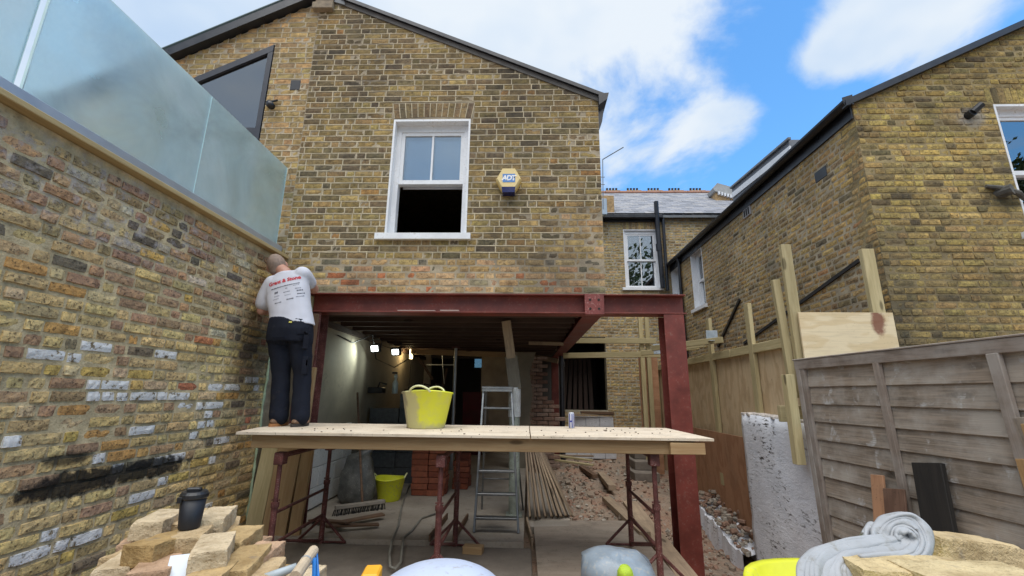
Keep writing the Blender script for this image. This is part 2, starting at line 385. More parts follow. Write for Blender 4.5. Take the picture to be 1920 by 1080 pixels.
def lay(parent, O, U, N, z0, z1, spans, tone, mats, seed=1, rough=.006, ch=.004, proud=(.002, .006), joint=.010, header=.45,
        zmax=None, see=None, count=300, jz=.0, min_px=30, holes_tone=None):
    """bricks of one wall. O: origin on the wall face, U: along it, N: outward. spans(z) -> [(u0,u1)] of solid wall. The bricks that show
    largest become objects under parent, the rest one joined mesh."""
    rng = random.Random(seed); O, U, N = V(O), V(U), V(N); D = -N
    Mw = Matrix(((U.x, D.x, 0, O.x), (U.y, D.y, 0, O.y), (U.z, D.z, 1, O.z), (0, 0, 0, 1)))
    temps = {}
    for L in (.215, .1025):
        for k in range(7):
            g = brick_geo(L, BH, rng, rough, ch, rng.uniform(*proud)); temps[L, k] = g
    meshes = {}
    cells = []
    nrow = int((z1 - z0) / CO)
    for r in range(nrow):
        zc = z0 + (r + .5) * CO
        for (a, b) in spans(zc):
            u = a - rng.uniform(0, .2) if r % 2 else a - rng.uniform(.0, .06)
            head = (r % 2 == 0)
            while u < b:
                L = .1025 if (head if rng.random() < .8 else rng.random() < header) else .215
                head = not head
                Lr = L + rng.uniform(-.008, .008)
                c0, c1 = max(u, a), min(u + Lr, b)
                if b - c1 < .035: c1 = b
                if c1 - c0 > .035: cells.append((c0, c1 - joint * rng.uniform(.7, 1.3) if c1 < b else c1, zc + rng.uniform(-jz, jz), r, L))
                u += Lr + .0
                if c1 == b: break
    info = []
    for n, (c0, c1, zc, r, L) in enumerate(cells):
        uc = (c0 + c1) / 2; P = O + U * uc + V((0, 0, zc)); q = proj(P); area = 0
        if q[2] > .2 and 0 < q[0] < 1920 and 0 < q[1] < 1080 and (see is None or see(uc, zc, q)):
            e = proj(O + U * c0 + V((0, 0, zc))), proj(O + U * c1 + V((0, 0, zc))), proj(P + V((0, 0, -.032))), proj(P + V((0, 0, .032)))
            area = abs(e[1][0] - e[0][0]) * abs(e[3][1] - e[2][1])
        clipped = zmax is not None and zmax(uc) < zc + .12
        info.append((area if not clipped else 0, n))
    chosen = {n for a, n in sorted(info, reverse=True)[:count] if a > min_px}
    big = MB(); cols = []
    for n, (c0, c1, zc, r, L) in enumerate(cells):
        uc, w = (c0 + c1) / 2, c1 - c0
        t = tone(uc, zc, rng); sd = rng.random() * .49
        col = (t[0], t[1], t[2], sd + .5 if len(t) > 3 and t[3] else sd)
        if L == .215 and w < .14: L = .1025
        if L == .1025 and w > .14: L = .215
        k = rng.randrange(7); tilt = rng.uniform(-1, 1) * rough * 1.2; dy = rng.uniform(-1, 1) * max(rough * .4, (proud[1] - proud[0]) * .45)
        Ml = Mw @ Matrix.Translation(V((uc, dy, zc))) @ Matrix.Rotation(tilt * .8, 4, 'Y') @ Matrix.Diagonal(V((w / L * (1 if rng.random() < .5 else 1), 1, rng.uniform(.96, 1.02), 1)))
        if n in chosen:
            if (L, k) not in meshes:
                b = MB(); b.add(*temps[L, k]); meshes[L, k] = b.mesh('brick', mats[0], fix=False, smooth=False)
            o = put(bpy.data.objects.new('brick', meshes[L, k]), parent, Ml); o.color = col
        else:
            vs = [Ml @ V(p) for p in temps[L, k][0]]
            if zmax is not None:
                for i, p in enumerate(vs):
                    zm = zmax((p - O).dot(U)) - .012
                    if p.z - O.z > zm: vs[i] = V((p.x, p.y, max(O.z + zm, O.z + zc - .04)))
            big.add(vs, temps[L, k][1]); cols += [col] * 27
    if big.v:
        o = big.build('brickwork', mats[1], parent, fix=False)
        at_ = o.data.color_attributes.new('tone', 'FLOAT_COLOR', 'POINT')
        at_.data.foreach_set('color', [x for c in cols for x in c]); kind(o, 'stuff')
    return cells

def slab_poly(name, O, U, N, outer, holes, thick, m, parent):
    """mortar body of a wall: outline with openings, pushed back from its face"""
    O, U, N = V(O), V(U), V(N)
    loops = [outer] + holes
    tri = tessellate_polygon([[V((a, b, 0)) for a, b in lp] for lp in loops])
    flat = [p for lp in loops for p in lp]; n = len(flat)
    W_ = lambda p, d: O + U * p[0] + V((0, 0, p[1])) - N * d
    vs = [W_(p, 0) for p in flat] + [W_(p, thick) for p in flat]
    fs = [tuple(t) for t in tri] + [tuple(n + i for i in reversed(t)) for t in tri]
    b = 0
    for lp in loops:
        k = len(lp)
        for i in range(k): fs.append((b + i, b + (i + 1) % k, n + b + (i + 1) % k, n + b + i))
        b += k
    mb = MB(); mb.add(vs, fs)
    return mb.build(name, m, parent)

def spans_from(umin, umax, holes):
    """solid stretches at a height: umin/umax may be functions; holes: (u0,u1,z0,z1)"""
    def f(z):
        a = umin(z) if callable(umin) else umin; b = umax(z) if callable(umax) else umax
        out = [(a, b)] if b > a else []
        for (h0, h1, y0, y1) in holes:
            if y0 < z < y1:
                nx = []
                for (s0, s1) in out:
                    if h0 > s0: nx.append((s0, min(h0, s1)))
                    if h1 < s1: nx.append((max(h1, s0), s1))
                out = [x for x in nx if x[1] - x[0] > .02]
        return out
    return f
def pick(rng, pal):
    t = rng.random() * sum(w for w, c in pal)
    for w, c in pal:
        t -= w
        if t <= 0: break
    k = rng.uniform(.82, 1.18); return tuple(x * k * w * rng.uniform(.95, 1.05) for x, w in zip(c, (1.17, 1.08, .85)))
def pointing(parent, O, U, N, cells, z0, spans, m, keep, proud=.006, seed=3):
    """ribbon of raised pointing along the bed joints and in the perpends"""
    rng = random.Random(seed); O, U, N = V(O), V(U), V(N); mb = MB()
    rows = sorted({c[3] for c in cells})
    def strip(u0, u1, z, h, pr):
        n = max(1, int((u1 - u0) / .13)); pts = []
        for i in range(n + 1):
            u = u0 + (u1 - u0) * i / n; zz = z + rng.uniform(-.0022, .0022); hh = h * rng.uniform(.75, 1.15); p = pr * rng.uniform(.6, 1.1)
            pts.append([O + U * u + V((0, 0, zz + hh / 2)) + N * -.004, O + U * u + V((0, 0, zz + hh / 2)) + N * p * .75, O + U * u + V((0, 0, zz - hh / 2)) + N * p, O + U * u + V((0, 0, zz - hh / 2)) + N * -.004])
        vs = [v for q in pts for v in q]; fs = []
        for i in range(n):
            for k in range(3): fs.append((i * 4 + k, i * 4 + k + 1, i * 4 + k + 5, i * 4 + k + 4))
        fs += [(0, 1, 2, 3), tuple(n * 4 + k for k in (3, 2, 1, 0))]; mb.add(vs, fs)
    for r in rows:
        z = z0 + r * CO
        for (a, b) in spans(z + CO * .5):
            u = a
            while u < b:
                e = min(b, u + rng.uniform(.3, 1.1))
                if keep((u + e) / 2, z, rng): strip(u, e, z, .0075, proud)
                u = e
    ends = {}
    for (c0, c1, zc, r, L) in cells: ends.setdefault(r, []).append((c0, c1, zc))
    for r, lst in ends.items():
        lst.sort()
        for (a0, a1, za), (b0, b1, zb) in zip(lst, lst[1:]):
            if 0 < b0 - a1 < .03 and keep(a1, za, rng) and rng.random() < .93:
                mid = (a1 + b0) / 2; w = .0042; p = proud * rng.uniform(.6, 1)
                q = [O + U * (mid + sx * w) + V((0, 0, za + sz * .034)) for sx, sz in ((-1, -1), (1, -1), (1, 1), (-1, 1))]
                mb.prism([x + N * p for x in q], N * (-p - .004))
    return kind(mb.build('pointing', m, parent, fix=True), 'stuff')

# ------------------------------------------------------------------ ground
def sstep(a, b, x):
    t = max(0, min(1, (x - a) / (b - a))); return t * t * (3 - 2 * t)
def gh(x, y):
    h = -.07
    dip = sstep(1.18, 1.45, x) * (1 - sstep(5.9, 7.0, y)) * sstep(2.6, 3.1, y)
    h -= .40 * dip
    n = noise.fractal(V((x * 3.1, y * 3.1, 4)), 1, 2, 5) * .05 + noise.noise(V((x * 14, y * 14, 1))) * .013
    rough = sstep(4.6, 5.2, y) * sstep(.1, .35, x) + dip
    h += n * min(1, .25 + rough) + .06 * sstep(6.5, 9.5, y) * sstep(.2, .6, x)
    ter = 1 - sstep(2.2, 2.9, y)
    return h * (1 - ter) + ter * (.44 + n * .4)
def build_ground():
    xs = [-3, -2.6, -2, -1.4, -.8, -.3, 0, .1] + [.15 + i * .055 for i in range(46)] + [2.75, 3.2, 3.8, 5, 8]
    ys = [-9, -5, -2, -1, -.3, .3, .8, 1.2, 1.6] + [1.9 + i * .07 for i in range(132)] + [11.3, 12]
    mb = MB(); mb.v = [(x, y, gh(x, y)) for y in ys for x in xs]; n = len(xs)
    mb.f = [(j * n + i, j * n + i + 1, j * n + n + i + 1, j * n + n + i) for j in range(len(ys) - 1) for i in range(n - 1)]; mb.mi = [0] * len(mb.f)
    T = mat('rubbly_earth'); p = pos(T); a = T.noise(p, 2.3, 6, .65); b = T.noise(p, 30, 4, .7); c = T.noise(p, 8, 5, .6)
    col = T.ramp(a, [(.3, (.22, .17, .13)), (.5, (.33, .25, .185)), (.62, (.33, .20, .135)), (.75, (.42, .35, .28))])
    col = T.mix(T.mr(b, .5, .72, 0, .7), col, (.09, .065, .05)); col = T.mix(T.mr(c, .6, .7, 0, .6), col, (.40, .36, .31))
    m = finish(T, col, .95, T.bump(T.math('ADD', b, c), .9, .02), spec=.2)
    kind(mb.build('dirt_ground', m, fix=False, smooth=True), 'structure')
    kind(MB().box(-150, 150, -150, 150, -1.1, -.75, 0).build('ground', m), 'structure')
    # rubble lying on the dirt
    rng = random.Random(5); gm = []
    for nm, c in (('broken_brick', (.27, .165, .115)), ('broken_mortar', (.36, .32, .265)), ('dusty_stone', (.26, .205, .155))): gm.append(m_plain(nm, c, .95, .35, 20, .5))
    rub = MB()
    for i in range(1500):
        if i < 900: x, y = rng.uniform(.28, 2.3), rng.uniform(5.0, 9.6)
        elif i < 1200: x, y = rng.gauss(.62, .16), rng.uniform(5.2, 7.6)
        else: x, y = rng.uniform(1.5, 2.35), rng.uniform(3.9, 6.2)
        if y < 5.2 and x < 1.15: continue
        s = rng.choice((.006, .008, .011, .015, .022)) * rng.uniform(.7, 1.3) * (1.5 if rng.random() < .04 else 1)
        Mx = Matrix.Translation(V((x, y, gh(x, y) + s * .3))) @ Matrix.Rotation(rng.random() * 6, 4, 'Z') @ Matrix.Rotation(rng.random() * 3, 4, 'X')
        vs = [Mx @ V((a * s * rng.uniform(.6, 1.5), b * s * rng.uniform(.6, 1.2), c * s * rng.uniform(.5, 1))) for a in (-1, 1) for b in (-1, 1) for c in (-1, 1)]
        rub.add(vs, [(0, 1, 3, 2), (4, 6, 7, 5), (0, 4, 5, 1), (2, 3, 7, 6), (0, 2, 6, 4), (1, 5, 7, 3)], rng.choice((0, 0, 1, 2, 2)))
    kind(rub.build('rubble', gm), 'stuff')
    T = mat('concrete_slab'); p = pos(T); a = T.noise(p, 1.6, 6, .65); b = T.noise(p, 40, 4, .65)
    col = T.ramp(a, [(.3, (.25, .215, .175)), (.55, (.36, .315, .26)), (.75, (.43, .385, .33))]); col = T.mix(T.mr(b, .55, .75, 0, .5), col, (.14, .12, .1))
    col = T.mix(T.mr(T.noise(p, 5, 5, .7), .58, .68, 0, .45), col, (.12, .10, .085))
    m = finish(T, col, .85, T.bump(T.math('ADD', a, T.math('MULTIPLY', b, .3)), .4, .006), spec=.3)
    # slab with a ragged front edge
    rng = random.Random(8); pts = [(-2.62 + i * .09, 4.40 + rng.uniform(-.012, .018)) for i in range(30)]
    poly = [V((x, y, 0)) for x, y in pts] + [V((.03, 11.2, 0)), V((-2.62, 11.2, 0))]
    kind(MB().prism(poly, (0, 0, -.25)).build('concrete_floor', m), 'structure')
    poly2 = [V((.03, 4.9, -.002)), V((.46, 4.95, -.002)), V((.52, 5.6, -.002)), (.42, 6.6, -.002), (.3, 8, -.002), (.031, 8.2, -.002)]
    kind(MB().prism([V(p) for p in poly2], (0, 0, -.2)).build('concrete_edge', m), 'structure')
    T = mat('damp_screed'); p = pos(T); a = T.noise(p, 1.8, 6, .7); b = T.noise(p, 50, 4, .65)
    col = T.ramp(a, [(.3, (.13, .11, .09)), (.55, (.20, .17, .14)), (.75, (.27, .235, .195))]); col = T.mix(T.mr(b, .58, .75, 0, .5), col, (.07, .06, .05))
    m2 = finish(T, col, .75, T.bump(T.math('ADD', a, T.math('MULTIPLY', b, .3)), .4, .006), spec=.35)
    kind(MB().box(-2.62, .06, 2.4, 4.37, -.3, -.035, .01).build('damp_front_floor', m2), 'structure')
build_ground()

# ------------------------------------------------------------------ windows
def glass_mat(name, refl, tint, rough=.01):
    T = mat(name)
    tr = T.N('ShaderNodeBsdfTransparent', {0: tint}); gl = T.N('ShaderNodeBsdfGlossy', {0: (1, 1, 1), 'Roughness': rough})
    lw = T.N('ShaderNodeLayerWeight', {0: .35}).outputs['Fresnel']
    mx = T.N('ShaderNodeMixShader', {0: T.mr(lw, 0, 1, refl, 1), 1: tr.outputs[0], 2: gl.outputs[0]})
    T.t.links.new(mx.outputs[0], T.out.inputs[0]); return T.m
M['pane'] = glass_mat('window_glass', .22, (.75, .82, .85))
M['tintpane'] = glass_mat('tinted_glass', .20, (.30, .32, .42))

def sash_window(parent, O, U, N, u0, u1, z0, z1, open_h=0.0, reveal=.10, blind=False, sill=True, bars=True):
    """painted sliding sash in a reveal; everything under one window part"""
    O, U, N = V(O), V(U), V(N)
    P = lambda u, z, d=0: O + U * u + V((0, 0, z)) - N * d
    w = MB(); mid = (z0 + z1) / 2; t = .022
    for (a, b) in ((u0, u0 + t), (u1 - t, u1)):
        w.prism([P(a, z0, -.004), P(b, z0, -.004), P(b, z1, -.004), P(a, z1, -.004)], -N * (reveal + .06))
    w.prism([P(u0 + t, z1 - .026, -.003), P(u1 - t, z1 - .026, -.003), P(u1 - t, z1, -.003), P(u0 + t, z1, -.003)], -N * (reveal + .06))
    win = w.build('window', M['white'], parent)
    f = MB(); d = reveal; bw = .055
    for (a, b, c, e) in ((u0 + t, u0 + t + bw, z0, z1 - .026), (u1 - t - bw, u1 - t, z0, z1 - .026), (u0 + t + bw, u1 - t - bw, z1 - .026 - bw * 1.5, z1 - .026)):
        f.prism([P(a, c, d), P(b, c, d), P(b, e, d), P(a, e, d)], -N * .09)
    f.build('frame', M['white'], win)
    a0, a1, top = u0 + t + bw, u1 - t - bw, z1 - .026 - bw * 1.5
    sh = (top - z0 - .02) / 2 + .02
    def sash(nm, zb, zt, dd):
        s = MB(); r = .042
        for (a, b, c, e) in ((a0, a0 + r, zb, zt), (a1 - r, a1, zb, zt), (a0 + r, a1 - r, zt - r, zt), (a0 + r, a1 - r, zb, zb + r * 1.2)):
            s.prism([P(a, c, dd), P(b, c, dd), P(b, e, dd), P(a, e, dd)], -N * .036)
        if bars: s.prism([P((a0 + a1) / 2 - .011, zb + r * 1.2, dd + .002), P((a0 + a1) / 2 + .011, zb + r * 1.2, dd + .002), P((a0 + a1) / 2 + .011, zt - r, dd + .002), P((a0 + a1) / 2 - .011, zt - r, dd + .002)], -N * .032)
        s.build(nm, M['white'], win)
        c = (a0 + a1) / 2
        for (x0, x1) in ((a0 + r, c - .011), (c + .011, a1 - r)) if bars else ((a0 + r, a1 - r),):
            g = MB(); g.prism([P(x0, zb + r * 1.2, dd + .016), P(x1, zb + r * 1.2, dd + .016), P(x1, zt - r, dd + .016), P(x0, zt - r, dd + .016)], -N * .004)
            g.build('pane', M['pane'], win)
    sash('upper_sash', top - sh, top, d + .012)
    sash('lower_sash', z0 + .02 + open_h, z0 + .02 + open_h + sh, d + .054)
    f = MB()
    if sill:
        f.prism([P(u0 - .09, z0 - .075, -.055), P(u1 + .05, z0 - .075, -.055), P(u1 + .05, z0 - .006, -.055), P(u0 - .09, z0 - .006, -.055)], -N * .054)
        f.prism([P(u0 + .001, z0 - .006, .0), P(u1 - .001, z0 - .006, 0), P(u1 - .001, z0 + .012, 0), P(u0 + .001, z0 + .012, 0)], -N * (reveal + .05))
        f.build('sill', M['white'], win)
    if blind:
        b = MB(); b.prism([P(a0 + .02, top - sh, d + .14), P(a1 - .02, top - sh, d + .14), P(a1 - .02, top, d + .14), P(a0 + .02, top, d + .14)], -N * .01)
        b.build('blind', m_plain('white_blind', (.72, .76, .80), .8, .03), win)
    return win

# ------------------------------------------------------------------ the house being extended
FY = 4.5
HX0, HX1 = -2.63, .835
BEAM_T = 2.335                      # top of the steel
FAC = [(.30, (.235, .182, .098)), (.27, (.19, .15, .09)), (.22, (.15, .122, .085)), (.1, (.29, .225, .12)), (.09, (.10, .085, .068)), (.02, (.26, .16, .08))]
def gable_r(u): return 4.66 + (HX1 + .03 - u) * .452 if u > -2.33 else 6.10
def fac_tone(u, z, rng):
    if z < 2.335 + .075 * 3: return pick(rng, [(.36, (.36, .25, .175)), (.18, (.33, .14, .085)), (.24, (.39, .29, .21)), (.15, (.33, .25, .15)), (.07, (.20, .18, .15))])
    if z < 2.335 + .075 * 5.2: return pick(rng, [(.3, (.33, .25, .15)), (.3, (.28, .22, .15)), (.2, (.13, .125, .115)), (.2, (.35, .24, .17))])
    t = pick(rng, FAC); k = 1.10 - .12 * max(0, min(1, (z - 3.6) / 1.6)); 
    if u > .35 and z < 3.35: t = pick(rng, [(.4, (.32, .24, .14)), (.3, (.27, .20, .12)), (.2, (.35, .24, .17)), (.1, (.17, .14, .11))])
    return tuple(x * k for x in t)
house = thing('brick_house', 'yellow stock brick gabled house with white sash window and its ground floor opened up', 'house', (HX0, FY, 0))
mb_obj = brick_mats('facade_brick', .6, 1.0, .55, .7, mortar=(.36, .30, .215))
M['pointing'] = m_plain('cream_pointing', (.50, .425, .29), .9, .35, 5, .3, spots=(.2, .17, .12))
wu0, wu1, wz0, wz1 = -1.556, -.652, 3.0, 4.425
O = (0, FY, 0); U = (1, 0, 0); N = (0, -1, 0)
outer = [(HX0, BEAM_T), (HX1, BEAM_T), (HX1, 4.66), (-2.33, 6.10), (HX0, 6.10)]
hole = [(wu0, wz0), (wu1, wz0), (wu1, wz1), (wu0, wz1)]
wall = slab_poly('wall', O, U, N, outer, [hole], .22, mb_obj[2], house)
AR0, AR1, ARZ = wu0 - .03, wu1 + .04, wz1 + .215
holes = [(wu0, wu1, wz0, wz1 + .01), (AR0, AR1, wz1 - .001, ARZ), (-2.86, -2.74, 4.84, 4.98)]
z_top = lambda z: HX1 if z < 4.66 else HX1 + .03 - (z - .03 - 4.66) / .452
sp = spans_from(HX0, z_top, holes)
see_f = lambda u, z, q: not (q[0] < 545 and q[1] > 320) and not (480 < q[0] < 590 and q[1] > 480)
cells = lay(wall, O, U, N, BEAM_T + .003, 6.10, sp, fac_tone, mb_obj, 11, .005, .0035, (.002, .005), .011, zmax=gable_r, see=see_f)
def keep_p(u, z, rng):
    if z < BEAM_T + CO * 5.4: return False
    if u > .30 + max(0, (3.3 - z)) * -.25 and z < 3.32: return False
    return rng.random() < .95
pointing(wall, O, U, N, cells, BEAM_T + .003, sp, M['pointing'], keep_p)
# flat gauged arch over the window: upright bricks, slightly fanned
na = 13; rng = random.Random(4)
for i in range(na):
    b = MB(); f0, f1 = i / na, (i + 1) / na; g = .006
    top = lambda f: (AR0 + (AR1 - AR0) * f, ARZ - .004); botm = lambda f: (AR0 + .035 + (AR1 - AR0 - .07) * f, wz1 + .012 + .02 * math.sin(math.pi * f))
    cut = rng.choice((.42, .55, .66, 1.2)); cm_ = lambda a, b_, k: (a[0] + (b_[0] - a[0]) * k, a[1] + (b_[1] - a[1]) * k)
    for (k0, k1) in ((0, min(cut, 1)), (cut + .05, 1)):
        if k1 - k0 < .1: continue
        q = [cm_(botm(f0), top(f0), k0), cm_(botm(f1), top(f1), k0), cm_(botm(f1), top(f1), k1), cm_(botm(f0), top(f0), k1)]
        q = [V((q[0][0] + g, FY - .003, q[0][1])), V((q[1][0] - g, FY - .003, q[1][1])), V((q[2][0] - g, FY - .003, q[2][1])), V((q[3][0] + g, FY - .003, q[3][1]))]
        b.prism(q, (0, .03, 0))
    o = b.build('brick', mb_obj[0], wall); t = pick(rng, [(.5, (.17, .13, .09)), (.3, (.21, .16, .10)), (.2, (.12, .1, .08))]); o.color = (*t, rng.random() * .49)
pm = MB()
for i in range(na + 1):
    f = i / na; a = (AR0 + (AR1 - AR0) * f, ARZ); b_ = (AR0 + .035 + (AR1 - AR0 - .07) * f, wz1 + .012 + .02 * math.sin(math.pi * f))
    pm.prism([V((b_[0] - .004, FY - .006, b_[1])), V((b_[0] + .004, FY - .006, b_[1])), V((a[0] + .004, FY - .006, a[1])), V((a[0] - .004, FY - .006, a[1]))], (0, .008, 0))
pm.build('arch_pointing', M['pointing'], wall)
sash_window(house, O, U, N, wu0, wu1, wz0, wz1, open_h=.63, reveal=.09, blind=True)
# outrigger body behind the gable wall
body_b = MB()
for (x0, x1, y0, y1, z0, z1) in ((HX1 - .22, HX1, FY + .221, 11, BEAM_T, 4.62), (HX0, HX0 + .2, FY + .221, 11, BEAM_T, 4.62), (HX0 + .2, HX1 - .22, 10.8, 11, BEAM_T, 4.62)): body_b.box(x0, x1, y0, y1, z0, z1, 0)
body_b.box(HX0 + .2, HX1 - .22, FY + .221, 10.8, 4.60, 4.64, 0)
body_b.build('side_wall', m_plain('far_brick', (.19, .15, .10), .9, .4, 14, .4), house)
rb = MB(); sl = .452; th = .05
for (xa, xb) in ((HX1 + .10, -2.36),):
    za, zb = 4.66 + (HX1 + .03 - xa) * sl + .03, 4.66 + (HX1 + .03 - xb) * sl + .03
    rb.prism([V((xa, FY - .05, za)), V((xb, FY - .05, zb)), V((xb, FY - .05, zb + th)), V((xa, FY - .05, za + th))], (0, 6.6, 0))
rb.build('roof', M['blackgutter'], house)
vg = MB(); xa, xb = HX1 + .02, -2.34
za, zb = 4.66 + (HX1 + .03 - xa) * sl, 4.66 + (HX1 + .03 - xb) * sl
vg.prism([V((xa, FY - .018, za - .035)), V((xb, FY - .018, zb - .035)), V((xb, FY - .018, zb + .028)), V((xa, FY - .018, za + .028))], (0, .016, 0))
vg.build('verge', m_plain('grey_verge_mortar', (.10, .095, .09), .9, .3, 8, .3), house)
gb = MB(); gb.prism([V((HX1 + .001, FY - .06, 4.56)), V((HX1 + .10, FY - .06, 4.64)), V((HX1 + .12, FY - .06, 4.72)), V((HX1 + .001, FY - .06, 4.71))], (0, 6.4, 0))
gb.prism([V((HX1 + .001, FY + .02, 4.28)), V((HX1 + .045, FY + .02, 4.40)), V((HX1 + .07, FY + .02, 4.56)), V((HX1 + .001, FY + .02, 4.559))], (0, .08, 0))
gb.build('gutter', M['blackgutter'], house)
vt = MB(); vt.box(-2.86, -2.74, FY - .006, FY + .06, 4.84, 4.98, .004); vt.build('air_vent', M['black'], house)
# chimney corbel over the ridge
chm = MB()
for (x0, x1, z0, z1, pr) in ((-2.70, -2.44, 5.98, 6.08, .07), (-2.68, -2.45, 6.085, 6.15, .04), (-2.70, -2.44, 6.155, 6.21, .06), (-2.67, -2.46, 6.215, 7.3, .02)): chm.box(x0, x1, FY - pr, FY + .35, z0, z1, .006)
chm.build('chimney', m_plain('chimney_brick', (.25, .20, .14), .9, .4, 14, .5), house)
fl = MB(); fl.prism([V((-2.44, FY - .03, 6.11)), V((-2.30, FY - .03, 6.06)), V((-2.42, FY - .03, 6.6))], (0, .3, 0)); fl.build('flashing', M['lead'], house)
fl = MB(); fl.prism([V((-2.80, FY - .02, 6.2)), V((-2.70, FY - .02, 6.06)), V((-2.705, FY - .02, 6.4))], (0, .3, 0)); fl.build('flashing', m_plain('pale_flaunching', (.55, .55, .54), .8, .2), house)

# inside: ceiling joists, boards, plaster, hall
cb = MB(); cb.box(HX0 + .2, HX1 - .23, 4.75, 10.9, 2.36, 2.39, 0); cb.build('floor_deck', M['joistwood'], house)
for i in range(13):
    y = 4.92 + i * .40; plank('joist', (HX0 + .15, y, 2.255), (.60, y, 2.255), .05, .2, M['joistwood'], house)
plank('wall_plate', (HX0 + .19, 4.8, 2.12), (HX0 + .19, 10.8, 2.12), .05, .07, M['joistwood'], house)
pw = MB(); pw.box(-2.63, -2.45, 4.724, 11.0, 0, 2.33, 0); pw.build('plaster_wall', M['plaster'], house)
lw_ = m_plain('painted_blockwork', (.60, .60, .58), .8, .12, 5, .2, spots=(.35, .33, .3))
for r in range(4):
    for c in range(4):
        b = MB(); x0 = 4.75 + c * .45 - (r % 2) * .22
        b.box(-2.46, -2.415, max(x0, 4.74), min(x0 + .442, 6.4), .02 + r * .22, .02 + r * .22 + .214, .005); b.build('painted_block', lw_, house)
bw = MB()
bw.box(-2.45, -2.30, 10.7, 10.85, 0, 2.34, 0)
bw.build('rear_partition', m_plain('dim_partition', (.40, .34, .26), .9, .25, 3), house)
bw = MB(); bw.box(-1.03, .20, 10.4, 10.55, 0, 2.34, 0); bw.build('rear_partition', bpy.data.materials['dim_partition'], house)
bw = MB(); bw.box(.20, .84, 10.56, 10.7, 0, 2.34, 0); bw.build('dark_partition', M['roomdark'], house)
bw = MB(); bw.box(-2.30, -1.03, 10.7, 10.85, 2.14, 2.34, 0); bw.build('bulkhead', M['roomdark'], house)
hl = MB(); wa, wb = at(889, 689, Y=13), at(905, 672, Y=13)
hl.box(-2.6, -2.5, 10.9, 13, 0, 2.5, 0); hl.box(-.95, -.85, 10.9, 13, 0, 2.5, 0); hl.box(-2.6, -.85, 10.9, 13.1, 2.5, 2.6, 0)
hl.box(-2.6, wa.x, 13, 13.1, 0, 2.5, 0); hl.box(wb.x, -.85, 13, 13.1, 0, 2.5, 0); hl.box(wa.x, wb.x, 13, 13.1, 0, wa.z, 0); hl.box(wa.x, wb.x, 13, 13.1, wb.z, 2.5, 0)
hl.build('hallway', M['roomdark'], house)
MB_ = MB(); MB_.box(wa.x - .02, wb.x + .02, 12.97, 12.98, wa.z - .02, wb.z + .02, 0); MB_.build('hall_pane', glass_mat('dim_glass', .1, (.35, .37, .42)), house)  # tinted pane added to dim the sky through the far opening
plank('lintel_board', (-2.25, 8.6, 2.10), (-.3, 8.75, 2.06), .06, .10, M['pine'], house)

# ------------------------------------------------------------------ attached neighbour on the left, with the slanted window
nb = thing('adjoining_house', 'brick gable of the adjoining house with slanted dark framed window above the frosted glass', 'house', (-4, FY, 0))
nm_ = brick_mats('neighbour_brick', .25, 1.2, .35, .5, mortar=(.40, .34, .25))
gl = lambda u: 6.14 + (u + 2.70) * .505
NX = -6.2
tri = [(-3.13, 3.2), (-3.13, 5.50), (-4.30, 4.915), (-4.30, 3.2)]
slab_w = slab_poly('wall', O, U, N, [(NX, 0), (HX0 - .002, 0), (HX0 - .002, 6.10), (-2.70, 6.10), (NX, gl(NX) - .02)], [tri], .22, nm_[2], nb)
sp2 = lambda z: [s for s in ([(max(NX, -2.7 + (z + .02 - 6.14) / .505), HX0 - .004)] if z > 5.50 or z < 3.2 else ([(max(NX, -2.7 + (z + .02 - 6.14) / .505), -3.13 + (z - 5.50) * 2.0), (-3.13, HX0 - .004)] if z > 4.92 else [(NX, -4.3), (-3.13, HX0 - .004)])) if s[1] - s[0] > .03]
hv = spans_from(0, 0, [])
sp3 = lambda z: [q for s in sp2(z) for q in ([(s[0], -2.86), (-2.74, s[1])] if s[0] < -2.86 < s[1] and 4.84 < z < 4.98 else [s])]
nt = lambda u, z, rng: pick(rng, [(.35, (.33, .26, .15)), (.3, (.27, .21, .13)), (.2, (.22, .18, .125)), (.15, (.36, .25, .15))])
see_n = lambda u, z, q: q[1] < 318 - (540 - q[0]) * .82 if q[0] < 545 else True
cl = lay(slab_w, O, U, N, 2.6, 6.1, sp3, nt, nm_, 21, .005, .0035, (.002, .005), .011, zmax=gl, see=lambda u, z, q: q[0] > 330 and q[1] < 322 - (542 - q[0]) * .9 + 6, count=150)
pointing(slab_w, O, U, N, cl, 2.6, sp3, M['pointing'], lambda u, z, rng: rng.random() < .95 and z > 3.6, seed=9)
bg_ = MB(); x0, x1 = NX, -2.70
bg_.prism([V((x0, FY - .10, gl(x0) - .02)), V((x1, FY - .10, gl(x1) - .02)), V((x1, FY - .10, gl(x1) + .10)), V((x0, FY - .10, gl(x0) + .10))], (0, .099, 0))
bg_.build('barge_board', M['blackgutter'], nb)
rt = MB(); rt.tube([(x0, FY - .08, gl(x0) + .12), (x1, FY - .08, gl(x1) + .12)], .028, 8); rt.prism([V((x0, FY - .05, gl(x0) + .0)), V((x1, FY - .05, gl(x1) + .0)), V((x1, FY - .05, gl(x1) + .10)), V((x0, FY - .05, gl(x0) + .10))], (0, 6, 0))
rt.build('roof', m_plain('green_black_tile', (.02, .045, .045), .5, .3), nb)
